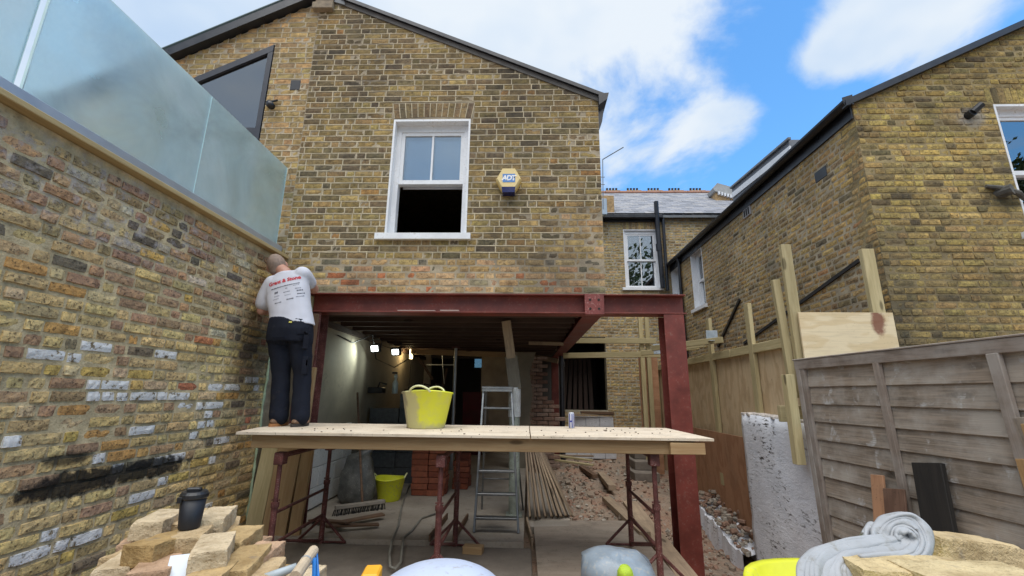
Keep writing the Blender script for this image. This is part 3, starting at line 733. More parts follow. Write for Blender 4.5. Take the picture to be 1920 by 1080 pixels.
# slanted window: frame of four bars, pane, transom
fr = MB(); d0 = FY - .012; fw = .075
pA, pB, pC, pD = V((-3.14, 0, 5.49)), V((-4.29, 0, 4.915)), V((-4.29, 0, 3.22)), V((-3.14, 0, 3.22))
Z4 = 4.33
def quad(m_, p, q, r, s, y0, dy): m_.prism([V((a.x, y0, a.z)) for a in (p, q, r, s)], (0, dy, 0))
sl_ = V((-.02, 0, -fw * 1.15))
quad(fr, pA, pB, pB + V((0, 0, -fw * 1.2)), pA + V((0, 0, -fw * 1.2)), d0, .09)
quad(fr, pA + V((-.06, 0, -fw * 1.2 - .03)), pA + V((0, 0, -fw * 1.2)), pD, pD + V((-.06, 0, 0)), d0 + .002, .088)
quad(fr, V((-4.29, 0, Z4)), V((-3.20, 0, Z4)), V((-3.20, 0, Z4 - .13)), V((-4.29, 0, Z4 - .13)), d0 + .004, .086)
quad(fr, V((-3.38, 0, Z4 - .13)), V((-3.30, 0, Z4 - .13)), V((-3.30, 0, 3.25)), V((-3.38, 0, 3.25)), d0 + .006, .08)
wn = fr.build('window', M['frame'], nb)
pn = MB(); quad(pn, V((-3.2, 0, 5.40)), V((-4.29, 0, 4.84)), V((-4.29, 0, Z4)), V((-3.2, 0, Z4)), d0 + .03, .006); pn.build('pane', M['tintpane'], wn)
pn = MB(); quad(pn, V((-3.3, 0, Z4 - .13)), V((-3.2, 0, Z4 - .13)), V((-3.2, 0, 3.25)), V((-3.3, 0, 3.25)), d0 + .034, .006); quad(pn, V((-4.29, 0, Z4 - .13)), V((-3.38, 0, Z4 - .13)), V((-3.38, 0, 3.25)), V((-4.29, 0, 3.25)), d0 + .03, .006); pn.build('pane', M['tintpane'], wn)
rm = MB(); rm.box(-5, -2.7, FY + .9, FY + .95, 2.5, 5.9, 0); rm.build('room', M['roomdark'], nb)
# ------------------------------------------------------------------ garden wall on the left, coping, frosted balustrade
LX = -2.65
gw = thing('garden_wall', 'tall rough stock brick garden wall with patches of white paint and a black soot mark', 'wall', (LX, 2.5, 0))
c1, c2, c3 = at(215, 885, X=LX), at(430, 640, X=LX), at(497, 640, X=LX)
soot1 = at(150, 905, X=LX); soot2 = at(270, 880, X=LX); soot3 = at(125, 860, X=LX); corner_mid = at(480, 655, X=LX)
bk = (.012, .012, .013)
def sootmark(T):
    a = T.math('MAXIMUM', dist_mask(T, soot1, (.3, .42, .09), .62, .75, 15), dist_mask(T, soot2, (.3, .50, .08), .6, .75, 15))
    a = T.math('MAXIMUM', a, T.math('MULTIPLY', dist_mask(T, soot3, (.3, .2, .05), .45, .35, 9), .9))
    return T.math('MULTIPLY', a, .93), bk
def cornerdark(T):  # darker ragged patch at the house end of the wall
    return T.math('MULTIPLY', dist_mask(T, corner_mid, (.4, .55, .62), .25, .45, 3), .72), (.035, .028, .022)
def bloom(T):      # lime bloom on the upper courses
    c = at(230, 400, X=LX); return T.math('MULTIPLY', T.math('MULTIPLY', dist_mask(T, c, (.3, 1.3, .38), .4, .4, 3), T.mr(T.noise(pos(T), 11, 5, .7), .5, .62)), .6), (.42, .39, .40)
gmats = brick_mats('garden_brick', .25, .9, .75, 1.0, marks=(bloom, cornerdark, sootmark), mortar=(.52, .425, .265), mvar=.35, mdark=.5, n1s=26, bd=.012)
WHITES = [(220,293),(300,296),(360,299),(575,322),(295,430),(355,433),(410,434),(535,435),(770,428),(800,430),(880,425),(880,398),(245,477),(325,478),(440,470),(500,469),(590,465),(640,464),(650,500),(690,497),(765,492),(720,528),(715,562),(35,592),(135,578),(520,585),(650,605),(760,620),(30,690),(745,687),(590,655),(330,690),(415,720),(575,690),(300,790),(545,770),(575,765),(478,790),(730,822),(140,966),(190,950),(240,978),(300,962),(150,1020),(50,1050)]
WPT = [at(a / 1.8625, 500 + b / 1.8625, X=LX) for a, b in WHITES]
GPAL = [(.40, (.47, .385, .235)), (.22, (.41, .33, .21)), (.05, (.42, .27, .13)), (.13, (.32, .225, .175)), (.08, (.40, .34, .26)), (.02, (.36, .16, .11)), (.03, (.14, .125, .115)), (.05, (.47, .37, .16))]
GTOP = [(.25, (.29, .20, .165)), (.24, (.36, .28, .20)), (.2, (.28, .23, .16)), (.08, (.36, .235, .17)), (.07, (.12, .11, .11)), (.05, (.42, .30, .13)), (.06, (.42, .39, .38))]
def gtone(u, z, rng):
    for p in WPT:
        if abs(p.y - u) < .085 and abs(p.z - z) < .036: return (.30, .24, .15, 1)
    k = sstep(1.6, 2.2, z)
    t = pick(rng, GTOP if rng.random() < k * .85 else GPAL)
    return tuple(x * 1.12 for x in t)
slab_w = slab_poly('wall', (LX, 0, 0), (0, 1, 0), (1, 0, 0), [(-1.5, 0), (FY - .002, 0), (FY - .002, 2.70), (-1.5, 2.70)], [], .22, gmats[2], gw)
lay(slab_w, (LX, 0, 0), (0, 1, 0), (1, 0, 0), .02, 2.70, spans_from(-1.5, FY - .004, []), gtone, gmats, 31, .0045, .005, (.006, .016), .011, jz=.003, see=lambda u, z, q: not (q[0] > 490 and q[1] > 560))
for (y0, y1) in ((-1.5, 1.2), (1.206, 4.49)):
    plank('coping_board', (LX - .04, y0, 2.722), (LX - .04, y1, 2.722), .22, .036, m_wood('coping_timber', (.50, .39, .20), (.42, .31, .15), (.2, .13, .06), .7, .2), gw, c=.004)
bal = thing('glass_balustrade', 'frosted glass balustrade in a metal channel along the top of the garden wall', 'balustrade', (-2.73, 2.5, 2.74))
ch = MB(); ch.box(-2.70, -2.665, -1.5, 4.48, 2.742, 2.842, .004); ch.box(-2.80, -2.765, -1.5, 4.48, 2.742, 2.842, .004); ch.box(-2.764, -2.701, -1.5, 4.48, 2.742, 2.77, .002)
ch.build('base_channel', m_plain('anodised_channel', (.42, .46, .52), .4, .08, 5, .05, .5), bal)
T = mat('frosted_glass'); p = pos(T); n = T.noise(p, 1.6, 4, .55)
tl = T.N('ShaderNodeBsdfTranslucent', {0: T.ramp(n, [(.3, (.74, .88, .93)), (.7, (.92, .97, .98))])}); df = T.N('ShaderNodeBsdfDiffuse', {0: (.56, .63, .67, 1)})
gls = T.N('ShaderNodeBsdfGlossy', {0: (.9, .95, .95, 1), 'Roughness': .33})
m1 = T.N('ShaderNodeMixShader', {0: T.mr(T.noise(p, 3.5, 6, .7, dist=.6), .35, .7, .12, .42), 1: tl.outputs[0], 2: df.outputs[0]}); rf = T.N('ShaderNodeBsdfRefraction', {0: (.82, .95, .97, 1), 'Roughness': .26, 'IOR': 1.08})
m1b = T.N('ShaderNodeMixShader', {0: T.mr(T.noise(p, 1.3, 5, .6, dist=.5), .35, .65, .52, .86), 1: m1.outputs[0], 2: rf.outputs[0]})
m2 = T.N('ShaderNodeMixShader', {0: T.mr(T.N('ShaderNodeLayerWeight', {0: .3}).outputs['Fresnel'], 0, 1, .06, .7), 1: m1b.outputs[0], 2: gls.outputs[0]})
T.t.links.new(m2.outputs[0], T.out.inputs[0]); M['frost'] = T.m
M['edge'] = m_plain('glass_edge', (.62, .80, .80), .2, .05)
for (y0, y1) in ((-1.0, 1.925), (1.97, 3.222), (3.23, 4.46)):
    g = MB(); g.box(-2.742, -2.724, y0, y1, 2.775, 3.785, .003); o = g.build('glass_panel', M['frost'], bal)
    e = MB(); e.box(-2.7415, -2.7245, y0 - .004, y0 - .0005, 2.845, 3.783, .001); e.box(-2.7415, -2.7245, y1 + .0005, y1 + .004, 2.845, 3.783, .001); kind(e.build('glass_edge', M['edge'], o), 'stuff')

# ------------------------------------------------------------------ house on the right
RX = 3.73
rh = thing('neighbouring_house', 'yellow brick house on the right with a black eaves gutter and a long side wall', 'house', (RX, FY, 0))
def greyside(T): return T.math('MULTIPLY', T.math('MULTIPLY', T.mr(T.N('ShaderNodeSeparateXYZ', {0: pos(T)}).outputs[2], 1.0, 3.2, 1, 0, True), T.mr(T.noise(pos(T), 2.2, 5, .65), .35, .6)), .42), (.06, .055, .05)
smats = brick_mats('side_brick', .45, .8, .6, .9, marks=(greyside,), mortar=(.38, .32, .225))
def cornergrey(T): return T.math('MULTIPLY', dist_mask(T, (RX, FY, 2.2), (.45, .5, 1.5), .2, .5, 5), .5), (.05, .05, .045)
def mosspatch(T): return T.math('MULTIPLY', dist_mask(T, (5.16, FY, 3.40), (.3, .2, .22), .3, .5, 9), .75), (.05, .05, .038)
def sooty(T):
    q = T.N('ShaderNodeMapping', {'Vector': pos(T), 'Scale': (.8, .8, 1.7)}).outputs[0]; return T.math('MULTIPLY', T.mr(T.noise(q, 2.0, 6, .68), .47, .66), .55), (.055, .05, .04)
def cement(T): return T.math('MULTIPLY', dist_mask(T, (5.02, FY, 4.38), (.24, .2, .15), .35, .5, 8), .8), (.30, .28, .25)
rmats = brick_mats('gable_brick', .55, .75, .7, 1.0, marks=(cornergrey, mosspatch, cement, sooty), mortar=(.33, .26, .14), mdark=.6, n1s=24, bd=.010)
SPAL = [(.34, (.34, .255, .145)), (.26, (.29, .215, .13)), (.18, (.225, .18, .12)), (.12, (.37, .265, .13)), (.05, (.14, .12, .095)), (.02, (.33, .21, .12))]
stone = lambda u, z, rng: pick(rng, SPAL)
RPAL = [(.4, (.37, .295, .135)), (.27, (.32, .255, .13)), (.18, (.25, .205, .115)), (.04, (.42, .33, .13)), (.06, (.14, .118, .08)), (.05, (.39, .30, .16))]
# side wall, u runs towards the viewer from the main house
So, Su, Sn = (RX, 11.0, 0), (0, -1, 0), (-1, 0, 0)
Y2u = lambda y: 11.0 - y
sw_holes = []
for (ya, yb, za, zb) in ((9.62, 8.98, 3.10, 4.48), (11.0 - .03, 10.45, 3.55, 4.42)): sw_holes.append((Y2u(ya), Y2u(yb), za, zb))
vh = [(Y2u(5.28), Y2u(5.06), 3.98, 4.13)]
poly = [(0, 0), (6.249, 0), (6.249, 4.62), (0, 4.62)]
hl_ = [[(a, c), (b, c), (b, d), (a, d)] for a, b, c, d in sw_holes]
sd = slab_poly('side_wall', So, Su, Sn, poly, hl_, .25, smats[2], rh)
lay(sd, So, Su, Sn, .02, 4.60, spans_from(0, 6.498, sw_holes + vh), stone, smats, 41, .006, .0045, (.003, .007), .011, jz=.003, see=lambda u, z, q: q[1] < 690 - (q[0] - 1290) * .2 and q[0] > 1290)
for i, (a, b, c, d) in enumerate(sw_holes):
    sash_window(rh, So, Su, Sn, a + .001, b - .001, c + .07, d, reveal=.11, bars=False)
v = MB(); v.box(RX - .006, RX + .06, 5.06, 5.28, 3.985, 4.125, .004); v.build('air_vent', M['black'], rh)
v = MB(); v.box(RX - .022, RX + .01, 6.87, 7.10, 4.25, 4.41, .004); br = v.build('air_brick', m_plain('grey_air_brick', (.36, .35, .36), .8, .15), rh)
for k in range(3):
    v = MB(); v.box(RX - .025, RX - .021, 6.895 + k * .068, 6.94 + k * .068, 4.27, 4.39, .001); v.build('slot', M['dark'], br)
fl = MB()
fl.bar((RX - .012, 4.80, 2.80), (RX - .012, 7.6, 2.19), .02, .045, (0, 0, 1), .002); fl.build('flashing_strip', M['dark'], rh)
fl = MB(); fl.bar((RX - .02, 7.55, 2.95), (RX - .02, 8.6, 2.25), .03, .05, (0, 0, 1), .002); fl.build('flashing_strip', M['black'], rh)
# gable end facing the garden
ro = (RX, FY, 0); vs_ = .475
gz = lambda u: 4.60 + u * vs_
Gw = [(1.555, 2.46, 3.02, 4.56)]
outer = [(0, 0), (6.3, 0), (6.3, gz(6.3)), (0, 4.60)]
wl2 = slab_poly('gable_wall', ro, U, N, outer, [[(a, c), (b, c), (b, d), (a, d)] for a, b, c, d in Gw], .25, rmats[2], rh)
Gh = Gw + [(1.20, 1.30, 4.37, 4.46), (1.50, 2.52, 4.56, 4.78)]
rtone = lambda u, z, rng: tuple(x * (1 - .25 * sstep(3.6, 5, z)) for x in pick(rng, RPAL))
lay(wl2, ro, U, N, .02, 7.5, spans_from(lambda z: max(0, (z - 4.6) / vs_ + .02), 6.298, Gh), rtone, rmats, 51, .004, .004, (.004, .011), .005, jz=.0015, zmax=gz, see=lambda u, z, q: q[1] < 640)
sash_window(rh, ro, U, N, 1.555, 2.46, 3.02, 4.56, reveal=.07)
rng = random.Random(9)
for i in range(14):
    u0 = 1.50 + i * .0725; b = MB(); b.box(RX + u0, RX + u0 + .064, FY - .005, FY + .03, 4.575, 4.775, .004); o = b.build('brick', rmats[0], wl2); o.color = (*pick(rng, RPAL), rng.random() * .49)
vg = MB(); vg.prism([V((RX - .12, FY - .07, gz(-.12) - .03)), V((RX + 6.3, FY - .07, gz(6.3) - .03)), V((RX + 6.3, FY - .07, gz(6.3) + .05)), V((RX - .12, FY - .07, gz(-.12) + .05))], (0, .068, 0))
vg.prism([V((RX - .12, FY + .0, gz(-.12) + .02)), V((RX + 6.3, FY, gz(6.3) + .02)), V((RX + 6.3, FY, gz(6.3) + .07)), V((RX - .12, FY, gz(-.12) + .07))], (0, 6.5, 0))
vg.build('roof', M['blackgutter'], rh)
gt = MB(); gt.box(RX - .025, RX - .001, FY + .01, 10.98, 4.40, 4.60, .003)
for k in range(8):
    a0, a1 = math.pi * (1 + k / 8), math.pi * (1 + (k + 1) / 8); r = .062; cx, cz = RX - .09, 4.585
    gt.prism([V((cx + r * math.cos(a0), FY - .06, cz + r * math.sin(a0))), V((cx + r * math.cos(a1), FY - .06, cz + r * math.sin(a1))), V((cx + (r - .01) * math.cos(a1), FY - .06, cz + (r - .01) * math.sin(a1))), V((cx + (r - .01) * math.cos(a0), FY - .06, cz + (r - .01) * math.sin(a0)))], (0, 6.5, 0))
gt.prism([V((RX - .15, FY - .065, 4.57)), V((RX - .03, FY - .065, 4.53)), V((RX - .03, FY - .065, 4.66)), V((RX - .15, FY - .065, 4.62))], (0, .004, 0))
gt.build('gutter', M['blackgutter'], rh)
dp = MB(); dp.tube([(RX - .09, 10.2, 4.53), (RX - .06, 10.2, 4.40), (RX - .06, 10.2, 0)], .038, 10); dp.build('downpipe', M['blackgutter'], rh)
pp = MB(); pp.tube([(RX + 1.245, FY + .02, 4.41), (RX + 1.245, FY - .07, 4.42)], .044, 12); pp.tube([(RX + 1.245, FY - .06, 4.42), (RX + 1.32, FY - .10, 4.49)], .038, 12); pp.build('waste_pipe', M['black'], rh)
pb = MB(); pb.tube([(RX + 1.34, FY + .02, 3.46), (RX + 1.40, FY - .10, 3.47)], [.05, .06], 10); pb.tube([(RX + 1.22, FY - .02, 3.54), (RX + 1.36, FY - .05, 3.50), (RX + 1.47, FY - .08, 3.43), (RX + 1.56, FY - .04, 3.38)], [.02, .03, .03, .02], 8); pb.build('broken_pipe', m_plain('mossy_iron', (.09, .085, .075), .9, .4, 14, .6), rh)
# flat roofed loft dormer and party wall parapet above it
dm = MB(); dm.prism([at(1478, 262, X=5.3), at(1372, 352, X=5.3), at(1372, 352, X=5.3) + V((0, 0, -1.2)), at(1478, 262, X=5.3) + V((0, 0, -1.2))], (2.2, 0, 0))
dmo = dm.build('dormer', m_plain('grey_cladding', (.17, .18, .20), .6, .12), rh)
p0, p1 = at(1480, 266, X=5.29), at(1372, 356, X=5.29)
plank('fascia', p0 + V((0, 0, -.16)), p1 + V((0, 0, -.16)), .04, .14, M['white'], dmo)
plank('roof_edge', p0 + V((-.02, -.05, .05)), p1 + V((-.02, 0, .05)), .06, .05, M['lead'], dmo)

# ------------------------------------------------------------------ main rear wall of the terrace
RY = 11.0
rr = thing('terrace_house', 'pale brick rear wall of the main terrace with slate roof and one sash window', 'house', (2.4, RY, 0))
tm = brick_mats('terrace_brick', .25, .6, .3, .6, mortar=(.36, .32, .24))
TPAL = [(.4, (.36, .28, .17)), (.3, (.30, .235, .15)), (.2, (.25, .20, .13)), (.1, (.40, .32, .19))]
TH = [(2.565, 3.46, 4.0, 5.58), (.86, 1.99, .95, 2.72)]
oc = [(HX1 + .002, 0), (7.5, 0), (7.5, 6.0), (HX1 + .002, 6.0)]
wl3 = slab_poly('wall', (0, RY, 0), U, N, oc, [[(a, c), (b, c), (b, d), (a, d)] for a, b, c, d in TH], .25, tm[2], rr)
lay(wl3, (0, RY, 0), U, N, .02, 6.0, spans_from(HX1 + .004, 4.9, TH + [(2.50, 3.52, 5.58, 5.80)]), lambda u, z, rng: pick(rng, TPAL), tm, 61, .008, .005, (.003, .008), .012, jz=.002, see=lambda u, z, q: (1130 < q[0] < 1345 and q[1] < 545) or (1130 < q[0] < 1235 and 590 < q[1] < 800))
for i in range(13):
    u0 = 2.50 + i * .078; b = MB(); b.box(u0, u0 + .066, RY - .006, RY + .03, 5.585, 5.795, .004); o = b.build('brick', tm[0], wl3); o.color = (*pick(rng, TPAL), rng.random() * .49)
sash_window(rr, (0, RY, 0), U, N, 2.565, 3.46, 4.0, 5.58, reveal=.05)
rm = MB(); rm.box(.7, 2.2, RY + .26, RY + 3, 0, .01, 0); rm.box(.7, .71, RY + .26, RY + 3, 0, 3, 0); rm.box(2.2, 2.21, RY + .26, RY + 3, 0, 3, 0); rm.box(.7, 2.2, RY + 3, RY + 3.05, 0, 3, 0); rm.box(.7, 2.2, RY + .26, RY + 3, 3, 3.05, 0)
rm.build('dark_room', M['roomdark'], rr)
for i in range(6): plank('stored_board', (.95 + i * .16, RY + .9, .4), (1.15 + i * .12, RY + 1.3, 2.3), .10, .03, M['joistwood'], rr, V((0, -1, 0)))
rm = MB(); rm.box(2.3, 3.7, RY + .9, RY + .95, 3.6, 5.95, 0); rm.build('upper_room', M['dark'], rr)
sm = []
for k, c in enumerate(((.22, .225, .25), (.17, .175, .195), (.27, .265, .27))): sm.append(m_plain('slate_%s' % 'abc'[k], c, .7, .2, 7, .3))
rfm = MB(); ry0, rz0, ry1, rz1 = RY - .15, 5.98, RY + 2.55, 7.86
rfm.prism([V((HX1 - .02, ry0, rz0 - .05)), V((HX1 - .02, ry1, rz1 - .05)), V((HX1 - .02, ry1, rz1 - .12)), V((HX1 - .02, ry0, rz0 - .12))], (6.8, 0, 0)); roof = rfm.build('roof', M['lead'], rr)
rng = random.Random(3); sv = V((0, ry1 - ry0, rz1 - rz0)); sn = V((1, 0, 0)).cross(sv).normalized(); L_ = sv.length; sv.normalize(); nr = int(L_ / .17); nsl = 0
rest = MB(); slm = {}
for r in range(nr + 1):
    for c in range(22):
        x = HX1 + .0 + c * .255 + (r % 2) * .127
        if x > 6.2: continue
        P = V((x + .127, ry0, rz0)) + sv * (r * .17 + .12) + sn * (.004 + rng.uniform(0, .004))
        Mx = Matrix(((1, sv.x, sn.x, P.x), (0, sv.y, sn.y, P.y), (0, sv.z, sn.z, P.z), (0, 0, 0, 1))) @ Matrix.Rotation(-.022, 4, 'X') @ Matrix.Rotation(rng.uniform(-.012, .012), 4, 'Z')
        k = rng.choice((0, 0, 1, 2))
        if x < 4.2 and nsl < 260:
            if k not in slm: slm[k] = MB().cbox(Matrix.Identity(4), .248, .30, .008, .002).mesh('slate', sm[k], fix=False)
            put(bpy.data.objects.new('slate', slm[k]), roof, Mx); nsl += 1
        else: rest.cbox(Mx, .248, .30, .008, .002, k)
kind(rest.build('slates_beyond', sm, roof), 'stuff')
for i in range(14):
    b = MB(); b.tube([(HX1 + i * .45, ry1, rz1 + .0), (HX1 + .44 + i * .45, ry1, rz1 + .0)], .085, 8); b.build('ridge_tile', m_plain('terracotta_ridge', (.30, .15, .10), .8, .2) if i == 0 else bpy.data.materials['terracotta_ridge'], roof)
g = MB(); g.box(HX1, RX - .15, RY - .20, RY - .06, 5.83, 5.95, .02); g.box(HX1, RX - .15, RY - .058, RY - .002, 5.78, 6.0, .003); g.build('gutter', M['blackgutter'], rr)
st = MB(); st.tube([at(1243, 540, Y=10.86), at(1233, 430, Y=10.86), at(1230, 378, Y=10.80)], .06, 12); st.tube([(at(1236, 470, Y=10.86)) + V((0, 0, .0)), at(1236, 470, Y=10.86) + V((0, 0, .18))], .075, 12); st.build('soil_pipe', M['blackgutter'], rr)
st = MB(); st.tube([at(1252, 545, Y=10.9), at(1243, 410, Y=10.9)], .04, 10); st.build('downpipe', M['blackgutter'], rr)
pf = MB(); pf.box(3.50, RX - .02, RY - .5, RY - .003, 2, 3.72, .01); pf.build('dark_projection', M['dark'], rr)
# parapet end at the left of the slate roof and the metal box on it
pe = MB(); a = at(1142, 365, Y=10.9); pe.box(HX1 + .01, a.x + .12, RY - .12, RY + .5, 5.99, a.z - .03, .01); pe.build('parapet', m_plain('parapet_brick', (.38, .25, .12), .9, .35, 14, .5), rr)
b0 = at(1132, 378, Y=10.6); pe = MB(); pe.box(HX1 + .02, b0.x + .05, 10.45, 10.6, b0.z - .42, b0.z + .02, .01); pe.build('hopper_box', m_plain('blue_grey_box', (.34, .42, .50), .5, .1), rr)
pe = MB(); pe.tube([(HX1 + .01 + i * .05, RY - .14, a.z - .06 + .07 * math.sin(math.pi * i / 6)) for i in range(7)], .035, 8); pe.build('parapet_cap', M['blackgutter'], rr)
# party wall parapet with stepped corbels at the right end of the roof
q = [at(1337, 352, Y=12.3), at(1345, 343, Y=12.3), at(1392, 356, Y=12.3), at(1392, 372, Y=12.3), at(1340, 358, Y=12.3)]
pw_ = MB(); pw_.prism(q, (0, .45, 0)); pwo = pw_.build('parapet_coping', m_plain('cement_coping', (.34, .34, .33), .85, .2), rr)
pw_ = MB(); pw_.prism([at(1342, 357, Y=12.35), at(1392, 371, Y=12.35), at(1392, 420, Y=12.35), at(1342, 400, Y=12.35)], (0, .4, 0)); pw_.build('parapet_wall', bpy.data.materials['parapet_brick'], rr)
for i in range(8):
    b = MB(); c = at(1348 + i * 5.5, 361 + i * 1.55, Y=12.30); b.box(c.x - .025, c.x + .025, c.y - .03, c.y + .04, c.z - .07, c.z + .03, .004); b.build('corbel_brick', M['white'], pwo)
for i, px in enumerate((1147, 1186, 1225, 1264, 1304)):
    c = at(px, 362, Y=18.0); cs = thing('chimney_stack', 'row of dark chimney pots over the slate ridge, %s' % ('farthest left by the house corner', 'second from the left', 'middle one of five', 'fourth from the left', 'farthest right by the parapet')[i], 'chimney', (c.x, c.y, 0), 'chimney pots above the slate ridge')
    b = MB(); b.box(c.x - .32, c.x + .32, c.y - .3, c.y + .3, 6.5, c.z + .0, .01); b.build('stack', bpy.data.materials['parapet_brick'], cs)
    for k in range(4):
        b = MB(); b.lathe((c.x - .20 + k * .135, c.y, c.z), [(.055, 0), (.045, .05), (.042, .17), (.05, .18), (.05, .22), (.03, .22)], 10); b.build('chimney_pot', M['dark'], cs)
an = thing('television_aerial', 'thin television aerial on a leaning pole beside the house corner', 'aerial', at(1131, 400, Y=9.5))
a0, a1, a2 = at(1131, 392, Y=9.5), at(1130, 299, Y=9.5), at(1169, 276, Y=9.2)
b = MB(); b.tube([a0, a1], .010, 6); b.build('mast', M['lead'], an)
b = MB(); b.tube([a1, a2], .012, 6); b.build('boom', M['lead'], an)
for py in (332, 346): b = MB(); b.tube([at(1125, py, Y=9.5), at(1134, py, Y=9.5)], .008, 6); b.build('dipole', M['lead'], an)
# ------------------------------------------------------------------ steel frame
sf = thing('steel_portal', 'red oxide painted steel frame carrying the gable on two beams and columns', 'steel frame', (-.4, FY, 0))
def ibeam(mb, p0, p1, h, b, up, tw=.008, tf=.0115):
    Mx, L = frame(p0, p1, up)
    for (dz, w, t) in ((h / 2 - tf / 2, b, tf), (-h / 2 + tf / 2, b, tf)): mb.cbox(Mx @ Matrix.Translation(V((0, 0, dz))), L, w, t, .0015)
    mb.cbox(Mx, L - .001, tw, h - 2 * tf - .0002, .0005)
BZ = BEAM_T - .1055
b = MB(); ibeam(b, (-2.30, FY + .10, BZ), (1.66, FY + .10, BZ), .205, .205, UP); front = b.build('front_beam', M['primer'], sf)
b = MB(); ibeam(b, (.715, FY + .21, BZ - .002), (.715, 9.9, BZ - .002), .203, .203, UP); b.build('depth_beam', M['primer'], sf)
b = MB(); ibeam(b, (1.525, FY + .105, BEAM_T - .212), (1.525, FY + .105, -.5), .205, .205, V((0, 1, 0))); cbm = b.build('column', M['primer'], sf)
b = MB(); b.box(1.39, 1.66, FY - .02, FY + .22, -.52, -.5, .002); b.build('base_plate', M['primer'], cbm)
b = MB(); ibeam(b, (-2.265, FY + .11, BEAM_T - .212), (-2.265, FY + .11, .0), .2, .2, V((0, 1, 0))); b.build('column', M['rust'], sf)
b = MB(); ibeam(b, (.66, 10.0, BEAM_T - .2), (.66, 10.0, 0), .15, .15, V((0, 1, 0))); b.build('column', M['primer'], sf)
b = MB(); b.box(.615, .815, FY - .010, FY + .09, BZ - .115, BZ + .103, .003); sp_ = b.build('splice_plate', m_plain('red_splice_plate', (.165, .035, .03), .5, .25, 6, .1, spots=(.34, .16, .14)), sf)
for dx in (-.045, .045):
    for dz in (-.055, .04):
        b = MB(); b.lathe((.715 + dx, FY - .010, BZ + dz), [(.0125, 0), (.0125, .004), (.001, .004)], 8, V((0, -1, 0))); b.build('bolt_hole', M['dark'], sp_)
b = MB(); b.box(-2.335, -2.303, FY - .005, FY + .2, BZ - .12, BZ + .08, .003); b.build('packing_timber', M['tanal'], sf)
b = MB(); b.box(-2.285, -2.255, FY - .035, FY - .012, 2.02, 2.14, .004); b.build('wood_wedge', m_plain('pale_wedge', (.62, .55, .42), .8, .1), sf)
for i, x in enumerate((-1.35, -.9)):
    b = MB(); b.box(x, x + .4 - i * .2, FY + .002, FY + .06, BZ - .088, BZ - .078 + .004 * i, .002); b.build('mortar_dropping', m_plain('mortar_dust', (.36, .27, .24), .9, .2) if i == 0 else bpy.data.materials['mortar_dust'], front)

# timber cladding round the left column
pc = thing('timber_post_casing', 'stack of pine planks standing upright against the left steel column', 'planks', (-2.3, FY, 0))
for (xa, xb, y, z0, z1, m, lean) in ((-2.60, -2.44, FY - .03, -.03, .93, 'tanal', .035), (-2.435, -2.20, FY - .045, -.03, .90, 'pine', .03), (-2.195, -2.08, FY - .03, -.03, .88, 'pine', .02), (-2.29, -2.175, FY - .03, 1.55, 2.10, 'oldwood', .0), (-2.27, -2.135, FY - .032, .95, 1.545, 'pine', .0)):
    plank('plank', ((xa + xb) / 2 - lean, y, z0), ((xa + xb) / 2 + lean, y + .02, z1), xb - xa - .004, .04, M[m], pc, V((0, -1, 0)))
fo = MB(); rng = random.Random(2)
fo.tube([(LX + .012 + rng.uniform(-.004, .008), FY - .012, .05 + i * .055) for i in range(34)], [rng.uniform(.005, .016) for i in range(34)], 7)
tag(fo.build('foam_bead', m_plain('green_foam', (.40, .50, .34), .9, .2, 20, .5), smooth=True), 'ragged pale green foam bead down the end of the garden wall', 'foam bead')

# ------------------------------------------------------------------ working platform
for k, (x0, x1, lab) in enumerate(((-2.23, .035, 'long stained plywood sheet of the working platform under the workman'), (.043, 1.365, 'short stained plywood sheet at the right end of the working platform'))):
    m = M['plydirty']; bm_ = MB()
    if k == 0: poly = [(x0 + .08, 3.36), (x1, 3.37), (x1, 4.44), (x0, 4.44), (x0 - .02, 3.8)]
    else: poly = [(x0, 3.372), (x1, 3.38), (x1 - .02, 4.43), (x0, 4.44)]
    bm_.prism([V((x, y, .988)) for x, y in poly], (0, 0, .018))
    tag(bm_.build('plywood_sheet', m), lab, 'plywood', 'plywood sheets of the working platform')
for y, lab in ((3.44, 'long timber joist along the front edge under the platform plywood'), (4.36, 'long timber joist along the back edge under the platform plywood')):
    tag(plank('timber_joist', (-2.06, y, .938), (1.24, y, .938), .045, .098, M['pine'], None, UP), lab, 'joist', 'joists under the platform')
tag(plank('timber_joist', (1.05, 3.40, .934), (1.30, 3.405, .934), .04, .08, M['pine'], None), 'short timber offcut at the right end of the platform front', 'offcut')
rng = random.Random(6); cr = MB()
for i in range(70):
    cx, cy, sg = rng.choice(((-1.55, 3.75, .16), (-.6, 3.7, .25), (.75, 3.85, .2), (.3, 3.6, .25), (1.0, 4.0, .2), (-.3, 3.9, .5)))
    x, y = rng.gauss(cx, sg), min(4.4, max(3.42, rng.gauss(cy, .2))); s = rng.uniform(.002, .008) * (1.5 if rng.random() < .08 else 1)
    if -2.2 < x < 1.3: cr.cbox(Matrix.Translation(V((x, y, 1.007 + s * .4))) @ Matrix.Rotation(rng.random() * 3, 4, 'Z'), s * 2, s * 1.4, s, s * .3)
kind(cr.build('mortar_crumbs', m_plain('dark_crumb', (.20, .16, .125), .95, .4, 20)), 'stuff')

